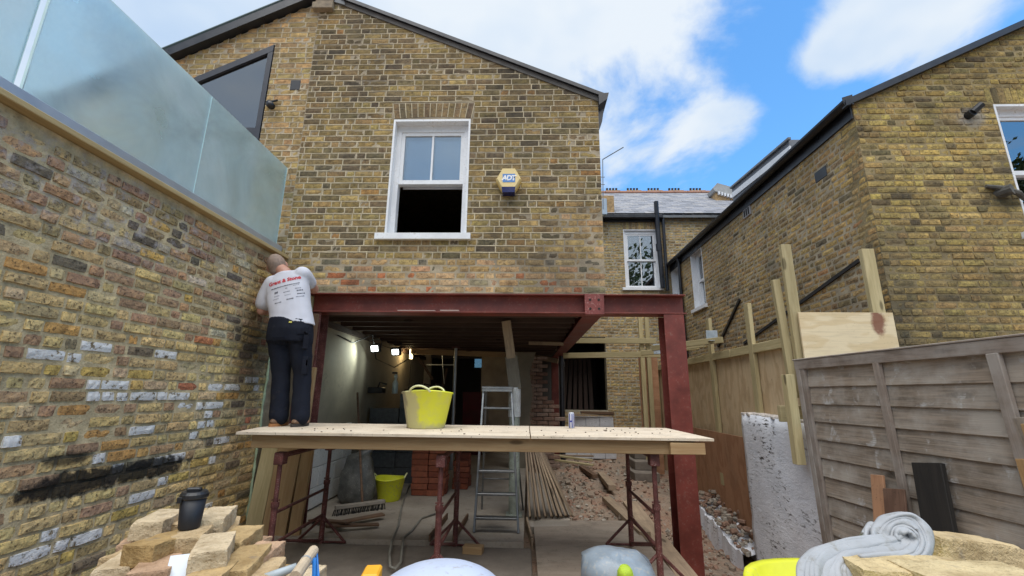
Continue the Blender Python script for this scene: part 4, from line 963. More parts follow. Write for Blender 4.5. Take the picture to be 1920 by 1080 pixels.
# trestles
def trestle():
    t = thing('builders_trestle', '', 'trestle', (0, 3.5, 0), 'rusty trestles under the platform')
    b = MB(); b.tube([(0, 3.5, .86), (0, 4.38, .86)], .02, 8); b.box(-.035, .035, 3.46, 3.54, .80, .888, .004); b.box(-.035, .035, 4.34, 4.42, .80, .888, .004); b.build('head_rail', M['rust'], t)
    for y in (3.5, 4.38):
        b = MB(); b.tube([(0, y, 0), (0, y, .52)], .0235, 10); b.tube([(0, y, .50), (0, y, .535)], .03, 10); lg = b.build('leg', M['rust'], t)
        b = MB(); b.tube([(0, y, .52), (0, y, .86)], .0175, 10); b.tube([(-.03, y, .55), (.03, y, .55)], .006, 6); b.build('inner_tube', M['rust'], lg)
        b = MB(); b.tube([(-.23, y, .01), (.23, y, .01)], .010, 6)
        for s in (-1, 1): b.tube([(0, y, .22), (s * .22, y, .012)], .012, 7)
        b.build('foot', M['rust'], lg)
    for (y0, z0, y1, z1) in ((3.5, .46, 4.38, .46), (3.5, .24, 4.38, .24)):
        b = MB(); b.tube([(0, y0, z0), (0, y1, z1)], .013, 8); b.build('rail', M['rust'], t)
    b = MB(); b.tube([(0, 3.62, .24), (0, 4.38, .02)], .011, 7); b.build('brace', M['rust'], t)
    return t
tr = trestle(); TL = ('rusty trestle at the left end of the platform beside the leaning planks', 'rusty trestle under the middle of the platform below the yellow tub', 'rusty trestle at the right end of the platform beside the red column')
for i, (x, a) in enumerate(((-1.86, .0), (-.63, .0), (.955, .0))):
    o = tr if i == 0 else dup(tr)
    o.matrix_basis = Matrix.Translation(V((x, 3.5, -.035 if i < 2 else .0))) @ Matrix.Rotation(a, 4, 'Z'); o['label'] = TL[i]

# ------------------------------------------------------------------ yellow tubs
T = mat('yellow_tub'); p = pos(T); o_ = objc(T, False); n = T.noise(o_, 6, 5, .65)
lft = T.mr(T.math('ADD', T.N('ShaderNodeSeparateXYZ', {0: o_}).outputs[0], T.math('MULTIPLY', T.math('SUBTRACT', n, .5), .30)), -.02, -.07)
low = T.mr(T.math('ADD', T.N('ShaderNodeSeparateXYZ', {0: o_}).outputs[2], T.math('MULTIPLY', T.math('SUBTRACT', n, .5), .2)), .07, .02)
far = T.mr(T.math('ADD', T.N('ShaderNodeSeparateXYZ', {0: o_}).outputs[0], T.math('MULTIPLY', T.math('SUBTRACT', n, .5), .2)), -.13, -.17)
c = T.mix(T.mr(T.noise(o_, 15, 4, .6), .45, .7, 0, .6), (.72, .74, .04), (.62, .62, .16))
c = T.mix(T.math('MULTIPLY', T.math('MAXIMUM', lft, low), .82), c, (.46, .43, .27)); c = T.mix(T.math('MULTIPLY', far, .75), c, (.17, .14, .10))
M['tub'] = finish(T, c, .5, T.bump(n, .1, .003), **{'Subsurface Weight': .0})
M['tubclean'] = m_plain('clean_yellow_plastic', (.66, .68, .03), .45, .12, 5, .05, spots=(.4, .38, .2))
def tub(label, loc, R, r, h, m, hand, rz=0, hh_=.05):
    t = thing('flexible_tub', label, 'tub', loc, None, rz); b = MB(); n = 32
    prof = [(0.001, .012), (r - .012, .012), (R - .012, h - .004), (R - .004, h - .002), (R + .006, h), (R + .008, h - .012), (R - .002, h - .016), (r, .012), (r - .01, 0), (.001, 0)]
    b.lathe((0, 0, 0), prof, n)
    for i, (x, y, z) in enumerate(b.v):
        a = math.atan2(y, x); b.v[i] = (x, y, z + (z / h) * .010 * math.cos(2 * a + 2 * hand))
    me = b.mesh('tub_body', m, True); put(bpy.data.objects.new('tub_body', me), t, WM(t))
    for s in (0, math.pi):
        hb = MB(); pts = []
        for i in range(9):
            f = i / 8; ang = hand + s + (f - .5) * .85; rr_ = R + .006 + .012 * math.sin(math.pi * f)
            pts.append((math.cos(ang) * rr_, math.sin(ang) * rr_, h - .008 + hh_ * math.sin(math.pi * f) ** .7))
        hb.tube(pts, .009 if hh_ > .04 else .006, 8); put(bpy.data.objects.new('handle', hb.mesh('handle', m_plain('pale_handle', (.68, .68, .38), .5, .1) if 'pale_handle' not in bpy.data.materials else bpy.data.materials['pale_handle'], True)), t, WM(t))
    return t
tub('yellow flexible tub splashed with cement standing on the platform', (-.875, 4.02, 1.006), .222, .165, .315, M['tub'], -1.57 - .12)
tub('small yellow tub on the concrete floor beside the grey rubble sack', (-1.70, 5.9, 0), .185, .135, .27, M['tubclean'], .2)

# drinks can
cn = thing('drinks_can', 'blue and silver drinks can standing on the right platform board', 'can', (.425, 4.22, 1.006))
b = MB(); b.lathe((.425, 4.22, 1.006), [(.022, 0), (.027, .006), (.0275, .125), (.023, .136), (.024, .14), (.021, .137), (.001, .136)], 20); b.build('can_body', m_plain('silver_can', (.62, .64, .70), .3, .05, 6, 0, .3), cn, True)
BL = m_plain('can_blue', (.02, .03, .25), .35, .05)
for (x, z, w, h) in ((-.019, .066, .007, .12), (.003, .066, .009, .12), (.020, .066, .006, .12), (-.007, .062, .02, .014)):
    b = MB(); k = 4; pts = []
    f0, f1 = math.asin(max(-.99, (x - w / 2) / .0282)), math.asin(min(.99, (x + w / 2) / .0282))
    for i in range(k):
        a0, a1 = f0 + (f1 - f0) * i / k, f0 + (f1 - f0) * (i + 1) / k; r = .0281
        b.add([(.425 + r * math.sin(a), 4.22 - r * math.cos(a), 1.006 + z + d) for a, d in ((a0, -h / 2), (a1, -h / 2), (a1, h / 2), (a0, h / 2))], [(0, 1, 2, 3)])
    b.build('blue_print', BL, cn, fix=False)

# ------------------------------------------------------------------ inside: ladder, post, boards, sacks, stacks, lamps
ld = thing('step_ladder', 'dull aluminium step ladder standing open beside the old post', 'ladder', (-.28, 4.8, 0))
tl, trr, bl_, br_ = V((-.465, 5.02, 1.36)), V((-.155, 5.02, 1.36)), V((-.49, 4.66, 0)), V((-.06, 4.66, 0))
for a, b2 in ((tl, bl_), (trr, br_)):
    b = MB(); b.bar(a, b2, .022, .05, V((0, 1, 0)), .003); b.build('stile', M['alu'], ld)
for i in range(6):
    f = (i + 1) / 6.6; l, r = tl.lerp(bl_, f), trr.lerp(br_, f); b = MB(); b.bar(l + V((.01, .005, 0)), r + V((-.01, .005, 0)), .085, .022, UP, .004); b.build('tread', M['alu'], ld)
b = MB(); b.box(-.485, -.135, 4.96, 5.20, 1.355, 1.385, .006); b.box(-.478, -.142, 4.958, 4.962, 1.33, 1.356, .001); b.build('platform_top', M['alu'], ld)
for a, b2 in ((V((-.45, 5.16, 1.35)), V((-.50, 5.55, 0))), (V((-.165, 5.16, 1.35)), V((-.02, 5.55, 0)))):
    b = MB(); b.bar(a, b2, .02, .035, V((0, 1, 0)), .003); b.build('rear_stile', M['alu'], ld)
for z in (.35, .9): b = MB(); b.tube([(-.485 + z * .02, 5.16 + (1.35 - z) * .288, z), (-.05 - z * .08, 5.16 + (1.35 - z) * .288, z)], .009, 6); b.build('rear_brace', M['alu'], ld)
ap = thing('old_post', 'weathered post with timber head and white painted middle holding up the ceiling behind the ladder', 'post', (-.13, 5.3, 0))
plank('timber_head', (-.235, 5.22, 2.16), (-.17, 5.28, 1.72), .11, .08, M['floorplank'], ap, V((0, 1, 0)))
plank('upper_post', (-.17, 5.30, 1.74), (-.12, 5.3, 1.36), .145, .12, m_wood('grey_post', (.23, .20, .15), (.15, .13, .10), (.04, .03, .03), 1, .4, dirt=.6), ap, V((0, 1, 0)))
b = MB(); b.tube([(-.125, 5.3, 1.38), (-.125, 5.3, 1.05)], .072, 12); b.build('painted_sleeve', m_plain('flaking_white', (.58, .59, .58), .8, .3, 14, .4, spots=(.2, .2, .17)), ap)
b = MB(); b.tube([(-.125, 5.3, 1.06), (-.12, 5.3, 0.02)], .062, 12); b.box(-.21, -.03, 5.21, 5.39, 0, .022, .003); b.build('pipe_shaft', m_plain('mouldy_pipe', (.26, .29, .25), .6, .35, 7, .2, .1, spots=(.14, .13, .06)), ap)

rng = random.Random(12)
for i in range(9):
    x = .0 + i * .036; lean = .02 + i * .012
    o = plank('leaning_floorboard', (x + lean * 1.9 + .02 + rng.uniform(-.012, .012), 5.15 + i * .012 + rng.uniform(-.02, .05), .01), (x - lean * .2 - i * .018, 5.55 + i * .02, .92 - abs(i - 3) * .02), .02, .16 if i < 8 else .12, M['floorplank'], None, V((0, 1, .25)))
    tag(o, 'dusty floorboard in the fan of boards leaning by the old post', 'floorboard', 'floorboards leaning beside the old post')
    o['label'] = ('dusty floorboard leaning outermost on the right of the fan, pale face showing' if i == 8 else 'dusty floorboard leaning innermost in the fan beside the ladder' if i == 0 else 'dusty floorboard in the leaning fan, %s from the ladder side' % ('', 'second', 'third', 'fourth', 'fifth', 'sixth', 'seventh', 'eighth')[i])

sk = thing('rubble_sack', 'dusty grey plastic rubble sack with a crumpled open neck beside the white wall', 'sack', (-2.05, 5.75, 0))
b = MB(); n = 28; prof = [(.001, 0), (.17, 0), (.215, .06), (.225, .2), (.21, .34), (.17, .44), (.15, .52), (.165, .60), (.13, .585), (.12, .50), (.001, .46)]
b.lathe((-2.07, 5.75, 0), prof, n, sx=1.0, sy=.75)
for i, (x, y, z) in enumerate(b.v):
    q = V((x * 9, y * 9, z * 7)); d = noise.fractal(q, 1, 2, 4) * .045 * min(1, z * 8); b.v[i] = (x + d + (.05 if z > .55 else 0), y + d * .7, z + d * .5 + (x + 2.07) * .3 * (z > .4))
b.build('sack_body', m_plain('dusty_grey_plastic', (.115, .115, .105), .45, .45, 8, .6, spots=(.30, .28, .24)), sk, True)
br = thing('push_broom', 'wide push broom with a dark wooden handle leaning on the plaster wall', 'broom', (-1.95, 5.35, 0))
b = MB(); b.tube([(-1.83, 5.32, .09), (-2.22, 5.9, 1.30)], .014, 8); b.build('handle', M['oldwood'], br)
b = MB(); b.bar((-2.06, 5.13, .085), (-1.62, 5.46, .085), .06, .04, UP, .006); b.build('broom_head', m_plain('dusty_broom_wood', (.26, .23, .19), .9, .3), br)
b = MB()
for i in range(44):
    f = i / 43; p0 = V((-2.06, 5.13, .066)).lerp(V((-1.62, 5.46, .066)), f); b.tube([p0, p0 + V((rng.uniform(-.02, .02), rng.uniform(-.03, .0), -.064))], .006, 4)
kind(b.build('bristle', M['dark'], br), 'stuff')
# stacks of blocks and of red bricks
def heap(name, part, label, cat, x0, y0, nx, ny, nz, sx, sy, sz, m, seed, rz=0.0):
    t = thing(name, label, cat, (x0, y0, 0)); rng = random.Random(seed); me = [MB().cbox(Matrix.Identity(4), sx - .006, sy - .006, sz - .004, .006).mesh(part, mm, fix=False) for mm in m]
    for k in range(nz):
        for i in range(nx):
            for j in range(ny):
                if k == nz - 1 and rng.random() < .35: continue
                Mx = Matrix.Translation(V((x0 + (i + .5) * sx + rng.uniform(-.012, .012), y0 + (j + .5) * sy + rng.uniform(-.01, .01), (k + .5) * sz))) @ Matrix.Rotation(rng.uniform(-.04, .04) + rz, 4, 'Z')
                put(bpy.data.objects.new(part, rng.choice(me)), t, Mx)
    return t
cbk = [m_plain('grey_block_a', (.085, .095, .10), .95, .25, 20, .5), m_plain('grey_block_b', (.11, .115, .115), .95, .25, 20, .5)]
heap('block_stack', 'block', 'tall stack of dark grey concrete blocks against the far part of the plaster wall', 'blocks', -2.40, 6.95, 2, 1, 6, .45, .22, .215, cbk, 1)
rbk = [m_plain('new_red_brick_%s' % c, col, .9, .25, 20, .4) for c, col in (('a', (.20, .055, .026)), ('b', (.16, .042, .022)), ('c', (.23, .07, .036)))]
heap('red_brick_stack', 'brick', 'tall stack of new red clay bricks beside the concrete blocks', 'bricks', -1.50, 6.15, 2, 3, 9, .225, .11, .075, rbk, 2)
heap('red_brick_stack', 'brick', 'darker stack of new red clay bricks further back behind the small yellow tub', 'bricks', -2.02, 7.25, 2, 3, 8, .225, .11, .075, rbk, 3)
heap('red_brick_stack', 'brick', 'low stack of red clay bricks to the right of the tall brick stack', 'bricks', -1.02, 6.6, 1, 3, 6, .225, .11, .075, rbk, 4)
bt = thing('spray_bottle', 'clear spray bottle on top of the concrete block stack', 'bottle', (-2.05, 7.0, 1.29))
b = MB(); b.lathe((-2.05, 7.02, 1.293), [(.001, 0), (.045, 0), (.045, .16), (.02, .21), (.02, .24), (.03, .25), (.03, .28), (.012, .30), (.001, .3)], 14); b.build('bottle_body', m_plain('cloudy_plastic', (.45, .52, .5), .3, .2), bt, True)
b = MB(); b.box(-2.11, -2.03, 7.0, 7.04, 1.595, 1.625, .006); b.build('trigger_head', M['black'], bt)
for (px, lab) in ((684, 'left work light hanging at the wall head with its white lamp lit'), (706, 'right work light hanging at the wall head with its white lamp lit')):
    k = px > 700; c = V((-2.20 + .16 * k, 6.35 + .5 * k, 1.93)); wl = thing('work_light', lab, 'work light', c, 'pair of lit work lights')
    Mx = Matrix.Translation(c) @ Matrix.Rotation(-.35, 4, 'Z') @ Matrix.Rotation(.25, 4, 'X')
    b = MB(); b.cbox(Mx @ Matrix.Translation(V((0, .03, 0))), .17, .05, .13, .012); b.build('housing', M['black'], wl)
    lm = mat('lit_lamp_face%d' % k) if True else None
    e = lm.N('ShaderNodeEmission', {0: (.92, 1, .95, 1), 1: 9.0}); lm.t.links.new(e.outputs[0], lm.out.inputs[0])
    b = MB(); b.cbox(Mx @ Matrix.Translation(V((0, .001, -.005))), .115, .006, .08, .002); b.build('lamp_face', lm.m, wl)
    b = MB(); b.tube([Mx @ V((-.11, .03, 0)), Mx @ V((-.11, .03, .12)), Mx @ V((.11, .03, .12)), Mx @ V((.11, .03, 0))], .007, 6); b.tube([Mx @ V((0, .03, .12)), Mx @ V((0, .05, .21))], .005, 6); b.build('bracket', M['black'], wl)
    ldt = bpy.data.lights.new('work_light_beam', 'SPOT'); ldt.energy = 11 if not k else 6; ldt.spot_size = 1.9; ldt.spot_blend = .7; ldt.color = (.88, 1, .90); ldt.shadow_soft_size = .05
    lo = bpy.data.objects.new('work_light_beam', ldt); put(lo, wl, Matrix.Translation(c + V((0, -.06, 0))) @ V((1, .7, .55) if not k else (1.2, 2.0, 1)).to_track_quat('Z', 'Y').to_matrix().to_4x4())
tb = thing('tube_light', 'small warm tube light hanging by its flex at the back of the room', 'lamp', (-2.2, 8.8, 2.0))
c = at(771, 664, Y=8.7); lm = mat('warm_tube'); e = lm.N('ShaderNodeEmission', {0: (1, .78, .36, 1), 1: 9.0}); lm.t.links.new(e.outputs[0], lm.out.inputs[0])
b = MB(); b.tube([c + V((0, 0, -.09)), c + V((0, 0, .09))], .03, 10); b.build('tube', lm.m, tb)
b = MB(); b.tube([c + V((0, .0, -.10)), c + V((0, .02, -.5)), c + V((-.04, .03, -1.0))], .008, 6); b.box(c.x - .04, c.x + .04, c.y - .02, c.y + .05, c.z + .095, c.z + .2, .005); b.build('flex', M['black'], tb)
pl = bpy.data.lights.new('tube_glow', 'POINT'); pl.energy = 5; pl.color = (1, .74, .38); pl.shadow_soft_size = .05; put(bpy.data.objects.new('tube_glow', pl), tb, Matrix.Translation(c + V((0, -.07, 0))))
cb_ = MB(); pts = [(-2.43, 5.6, 2.02), (-2.42, 6.1, 1.98), (-2.25, 6.35, 2.13), (-2.35, 6.9, 1.82), (-2.2, 7.4, 1.72), (-2.1, 7.9, 1.9), (-2.1, 8.4, 2.1)]
cb_.tube(pts, .009, 6); tag(cb_.build('cable', M['black'], smooth=True), 'black cable looping along the wall head between the lamps', 'cable')
fc = MB(); pts = [at(1184 / 3.6 * 0 + 768, 905, Z=-.0) for _ in range(1)]
hp_ = [at(x / 3.6 + 440, y / 3.6 + 780, Z=.012) for x, y in ((1180, 470), (1150, 540), (1125, 620), (1105, 740), (1065, 830), (1045, 930), (1050, 1020), (1080, 1030), (1120, 990), (1130, 900), (1140, 820), (1200, 770), (1260, 690), (1370, 655))]
fc.tube(hp_, .011, 7); tag(fc.build('hose', m_plain('dusty_hose', (.22, .21, .18), .7, .3), smooth=True), 'dusty hose snaking over the concrete floor in front of the tub', 'hose')
for (x, y, rz, lab) in ((-.86, 4.36, .05, 'thin dark batten standing on edge on the slab, left of the pair'), (-.64, 4.36, -.04, 'thin dark batten standing on edge on the slab, right of the pair')):
    tag(plank('floor_batten', (x, y, .03), (x + .03, y + .75, .03), .018, .06, M['oldwood'], None), lab, 'batten', 'battens lying on the slab')
tag(plank('timber_offcut', (-.53, 4.22, -.005), (-.36, 4.20, -.005), .09, .06, M['pine'], None), 'pale timber offcut under the foot of the middle trestle', 'offcut')
bt_ = thing('scrap_boards', 'heap of thin broken boards on the floor at the foot of the left trestle', 'boards', (-1.8, 4.8, 0))
for (a, b2, w) in (((-1.95, 4.7, .03), (-1.5, 5.05, .05), .09), ((-1.9, 4.55, .06), (-1.45, 4.75, .03), .07), ((-2.2, 4.9, .02), (-1.7, 4.6, .08), .08)): plank('board', a, b2, w, .018, M['oldwood'], bt_)
# back of the room: props, plasterboard, pipes
pr = thing('thin_prop', 'thin steel prop standing in the dark back of the room', 'prop', (-1.05, 8.2, 0)); b = MB(); b.tube([(-1.30, 8.2, 0), (-1.30, 8.2, 2.15)], .03, 10); b.build('tube', M['galv'], pr); b = MB(); b.box(-1.37, -1.23, 8.13, 8.27, 2.13, 2.155, .003); b.build('plate', M['rust'], pr)
rl = thing('pipe_rail', 'thin pipe rail with a hanging flex across the dark back of the room', 'pipe', (-1.8, 9.2, 1.9))
b = MB(); b.tube([at(800, 684, Y=9.2), at(853, 684, Y=9.2)], .014, 8); b.build('rail', M['galv'], rl); b = MB(); b.tube([at(829, 655, Y=9.2), at(830, 684, Y=9.2), at(833, 720, Y=9.2)], .007, 6); b.build('flex', M['galv'], rl)
for px, py, qx, qy, Y, lab in ((784, 670, 812, 712, 9.6, 'dark diagonal brace in the shadowed back of the room'), (838, 690, 815, 800, 9.9, 'dark leaning pole in the shadowed back of the room')):
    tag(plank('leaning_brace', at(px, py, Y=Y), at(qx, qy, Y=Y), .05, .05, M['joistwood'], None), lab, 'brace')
b = MB(); q = [at(868, 735, Y=10.2), at(902, 735, Y=10.2), at(904, 860, Y=10.2), at(866, 860, Y=10.2)]; b.prism(q, (0, .05, 0)); tag(b.build('maroon_sheet', m_plain('dark_maroon', (.07, .008, .015), .8, .3)), 'dark maroon sheet standing in the gloom left of the ladder', 'sheet')
for i, (px, Y) in enumerate(((772, 7.3), (790, 7.6), (812, 7.4), (705, 6.9))):
    c = at(px, 735, Y=Y); b = MB(); b.box(c.x - .10, c.x + .12, c.y - .1, c.y + .1, 1.295 if i == 3 else 1.0, (1.345 if i == 3 else 1.36) + .04 * (i % 2), .01); b.tube([(c.x, c.y, 1.3), (c.x + .05, c.y, 1.46), (c.x + .16, c.y, 1.43)], .014, 6)
    tag(b.build('power_tool', M['black'], None), ('dark tool case with a hose on the shadowed shelf by the warm lamp', 'dark tool with a curved handle in the middle of the shadowed shelf', 'dark tool at the right end of the shadowed shelf', 'flat dark tool lying on the concrete blocks beside the bottle')[i], 'tool', 'tools in the shadowed back of the room')
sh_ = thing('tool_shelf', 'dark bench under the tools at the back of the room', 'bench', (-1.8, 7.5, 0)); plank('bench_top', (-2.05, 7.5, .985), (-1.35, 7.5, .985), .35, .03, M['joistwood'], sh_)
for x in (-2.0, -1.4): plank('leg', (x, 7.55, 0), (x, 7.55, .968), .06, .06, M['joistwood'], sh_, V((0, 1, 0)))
nib = thing('broken_wall', 'broken brick nib with torn plaster left standing at the end of the depth beam', 'wall', (.2, 9.0, 0))
rng = random.Random(77); bmn = [m_plain('pink_old_brick_%s' % c, col, .95, .35, 18, .5) for c, col in (('a', (.24, .15, .11)), ('b', (.19, .11, .08)), ('c', (.27, .19, .15)))]
me = [MB().cbox(Matrix.Identity(4), .205, .1, .064, .008).mesh('brick', mm, fix=False) for mm in bmn]
for r in range(27):
    z = .04 + r * .075; xr = .55 - .30 * sstep(.9, 1.6, z) + (.16 * sstep(1.7, 2.0, z)) + rng.uniform(-.05, .05)
    x = .0 - (r % 2) * .1
    while x < xr - .05:
        put(bpy.data.objects.new('brick', rng.choice(me)), nib, Matrix.Translation(V((x + .107, 8.6 + rng.uniform(-.01, .01), z))) @ Matrix.Rotation(rng.uniform(-.03, .03), 4, 'Z')); x += .215
b = MB(); b.prism([V((-.3, 8.55, 0)), V((.10, 8.55, 0)), V((.16, 8.55, .5)), V((.08, 8.55, .9)), V((.14, 8.55, 1.3)), V((.08, 8.55, 1.7)), V((.2, 8.55, 2.1)), V((-.3, 8.55, 2.1))], (0, -.025, 0)); b.build('torn_plaster', M['plaster'], nib)
pp = MB(); pp.tube([(.78, 9.6, 2.2), (.78, 9.6, .0)], .055, 12); pp.tube([(.78, 9.6, 1.9), (.78, 9.6, 2.0)], .068, 12); tag(pp.build('drain_pipe', M['blackgutter']), 'black drain pipe standing beside the rear red post', 'pipe')
wb = thing('low_white_wall', 'low white painted block wall in the yard with scrap boards lying on top', 'wall', (1.2, 9.6, 0))
for r in range(4):
    for c in range(4):
        if r == 3 and c == 0: continue
        x0 = .80 + c * .30 - (r % 2) * .1; x1 = min(x0 + .295, 1.93); x0 = max(x0, .84)
        b = MB(); b.box(x0, x1, 9.9, 10.1, r * .215, r * .215 + .21, .008); b.build('block', m_plain('white_block_paint', (.62, .63, .66), .8, .15, 7, .3, spots=(.35, .33, .3)) if 'white_block_paint' not in bpy.data.materials else bpy.data.materials['white_block_paint'], wb)
tag(plank('scrap_board', (.75, 9.85, .885), (1.9, 9.95, .90), .15, .03, M['floorplank'], None), 'long pale scrap board lying on the low white wall', 'board')
tag(plank('scrap_board', (1.2, 9.88, .945), (1.9, 9.9, .935), .12, .05, M['oldwood'], None), 'short dark scrap board lying on top of the long one', 'board')
# timbers lying in the rubble
lying = [((1.29, 8.05, .0), (1.24, 6.75, .03), .11, .07, 'floorplank', 'long dusty timber lying in the rubble pointing at the yard'), ((1.07, 6.3, -.02), (1.16, 4.7, .0), .11, .06, 'floorplank', 'dusty timber lying in the rubble beside the plywood sheet'),
         ((1.03, 8.6, .02), (1.14, 7.7, .02), .09, .06, 'oldwood', 'short dark timber half buried at the back of the rubble'), ((.52, 9.1, .16), (1.28, 8.9, .10), .09, .03, 'tanal', 'top batten of the pale bundle across the back of the rubble'),
         ((.5, 8.95, .10), (1.25, 8.6, .06), .08, .03, 'tanal', 'front batten of the pale bundle across the back of the rubble'), ((.6, 9.3, .13), (1.36, 9.3, .13), .08, .03, 'floorplank', 'rear batten of the pale bundle across the back of the rubble'),
         ((1.33, 6.1, -.02), (1.235, 3.55, -.06), .17, .045, 'floorplank', 'long board on edge along the trench beside the red column'), ((1.46, 3.9, -.33), (1.85, 3.2, -.22), .12, .05, 'pine', 'short pine board lying in the trench right of the red column')]
for a, b2, w, t, m, lab in lying: tag(plank('loose_timber', a, b2, w, t, M[m], None), lab, 'timber', 'loose timbers lying on the ground')
for i, (x, z, w) in enumerate(((1.86, .10, .30), (1.93, .24, .26), (1.99, .38, .22))):
    b = MB(); b.box(x - .1, x + w, 7.6 + i * .25, 8.2 + i * .25, z - .14, z, .01); tag(b.build('stone_step', m_plain('dusty_step', (.19, .16, .13), .9, .3) if i == 0 else bpy.data.materials['dusty_step']), ('bottom stone step at the back of the yard by the hoarding', 'middle stone step at the back of the yard by the hoarding', 'top stone step at the back of the yard by the hoarding')[i], 'step', 'steps at the back of the yard')
ps = MB(); ps.prism([V((.105, 2.7, -.02)), V((1.14, 2.72, -.02)), V((1.12, 5.2, -.02)), V((.09, 5.14, -.02))], (0, 0, .018)); tag(ps.build('floor_sheet', M['plyfloor']), 'muddy plywood sheet laid on the ground right of the concrete', 'plywood')
ps = MB(); ps.bar((.07, 4.45, -.06), (.02, 5.1, -.04), .02, .16, UP, .003); tag(ps.build('edge_board', M['floorplank']), 'upright edge board in the gap beside the muddy plywood', 'board')

# ------------------------------------------------------------------ hoarding along the right boundary
ho = thing('plywood_hoarding', 'pale plywood hoarding on green timber posts and rails along the right boundary', 'hoarding', (2.56, 6.4, 0))
for (y0, y1) in ((4.2, 5.36), (5.366, 6.58), (6.586, 7.8), (7.806, 8.95)):
    Mx = Matrix.Translation(V((2.60, (y0 + y1) / 2, .62))) @ Matrix.Rotation(math.pi / 2, 4, 'Y')
    b = MB(); b.cbox(Matrix.Identity(4), 2.40, y1 - y0, .018, .001); put(bpy.data.objects.new('plywood_panel', b.mesh('plywood_panel', M['plywarm'], fix=False)), ho, Mx)
for (y0, y1, z) in ((4.12, 5.56, 1.83), (5.58, 8.96, 1.83)): plank('rail', (2.565, y0, z), (2.565, y1, z), .05, .095, M['tanal'], ho)
for (y, top) in ((5.05, 2.35), (6.15, 2.36), (7.35, 1.87), (8.75, 1.9)): plank('post', (2.56, y, .2), (2.56, y, top), .045, .095, M['tanal'], ho, V((0, 1, 0)))
plank('post', (2.50, 4.10, 1.2), (2.50, 4.10, 2.735), .095, .045, M['tanal'], ho, V((0, 1, 0))); plank('post', (2.44, 4.16, 1.3), (2.40, 4.16, 2.40), .07, .045, M['tanal'], ho, V((0, 1, 0)))
plank('post', (3.42, 4.30, 1.6), (3.42, 4.30, 2.76), .12, .05, M['tanal'], ho, V((0, 1, 0)))
rt_ = thing('return_panel', 'clear plywood sheet facing the garden between two tall posts', 'plywood', (2.9, 4.05, 1.4))
b = MB(); b.cbox(Matrix.Identity(4), .845, .95, .018, .001); put(bpy.data.objects.new('plywood_panel', b.mesh('plywood_panel', M['ply'], fix=False)), rt_, Matrix.Translation(V((2.925, 4.05, 1.59))) @ Matrix.Rotation(math.pi / 2, 4, 'X'))
pb_ = thing('boundary_post', 'short green timber post fixed to the white garden wall stub', 'post', (2.33, 4.05, .8))
plank('post', (2.335, 4.05, .75), (2.335, 4.05, 1.50), .075, .075, M['tanal'], pb_, V((0, 1, 0))); plank('crosspiece', (2.29, 4.18, 1.16), (2.75, 4.2, 1.16), .045, .14, M['tanal'], pb_)
for a, b2, lab in (((.83, 8.2, 2.29), (2.35, 8.0, 2.27), 'upper horizontal timber rail crossing the yard behind the red column'), ((.70, 8.2, 2.01), (2.35, 7.4, 1.98), 'lower horizontal timber rail crossing the yard behind the red column')):
    tag(plank('cross_rail', a, b2, .045, .095, M['tanal'], None), lab, 'rail', 'timber rails crossing the yard')
tag(plank('cross_rail', (.10, 8.9, 2.06), (.62, 8.5, 1.93), .05, .09, M['floorplank'], None), 'short timber rail in the dark ceiling left of the depth beam', 'rail')
tag(plank('cross_rail', (.05, 7.0, 2.10), (.6, 7.0, 2.09), .05, .05, M['floorplank'], None), 'thin timber batten across the dark ceiling opening', 'rail')
uf = thing('upright_frame', 'pair of upright timber studs behind the right end of the steel beam', 'studs', (2.2, 8.2, 0))
for x in (2.12, 2.235): plank('stud', (x, 8.1, .2), (x, 8.1, 2.75), .075, .05, M['tanal'], uf, V((0, 1, 0)))
for (x0, y0, x1, y1) in ((1.90, 7.3, 2.56, 6.6), (2.0, 6.85, 2.54, 6.3), (1.85, 6.5, 2.55, 5.75)):
    plank('stay', (x0, y0, 1.98), (x1, y1, 2.02), .045, .075, M['tanal'], uf)
b = MB(); b.box(2.06, 2.40, 8.14, 8.16, .0, 2.05, .002); tag(b.build('brown_board', M['brownboard']), 'tall reddish brown faced board standing behind the yard rails', 'board')
for (px, py, Y, lab) in ((1335, 630, 5.9, 'small galvanised steel plate on the rail right of the red column'), (1235, 655, 6.6, 'small galvanised steel plate on the rail left of the red column')):
    c = at(px, py, Y=Y); b = MB(); b.box(c.x - .075, c.x + .075, c.y, c.y + .006, c.z - .075, c.z + .075, .001); b.box(c.x - .075, c.x + .075, c.y - .1, c.y - .001, c.z - .075, c.z - .069, .001); b.lathe((c.x, c.y, c.z), [(.008, 0), (.008, .003), (.001, .003)], 8, V((0, -1, 0)))
    tag(b.build('steel_bracket', M['galv']), lab, 'bracket', 'galvanised brackets on the timber rails')
bb = MB(); Mx = Matrix.Translation(V((2.545, 6.3, .30))) @ Matrix.Rotation(math.pi / 2 - .03, 4, 'Y'); b = MB(); b.cbox(Matrix.Identity(4), 1.1, 2.2, .012, .001)
tag(put(bpy.data.objects.new('leaning_board', b.mesh('leaning_board', M['brownboard'], fix=False)), None, Mx), 'smooth brown board leaning low against the hoarding', 'board')

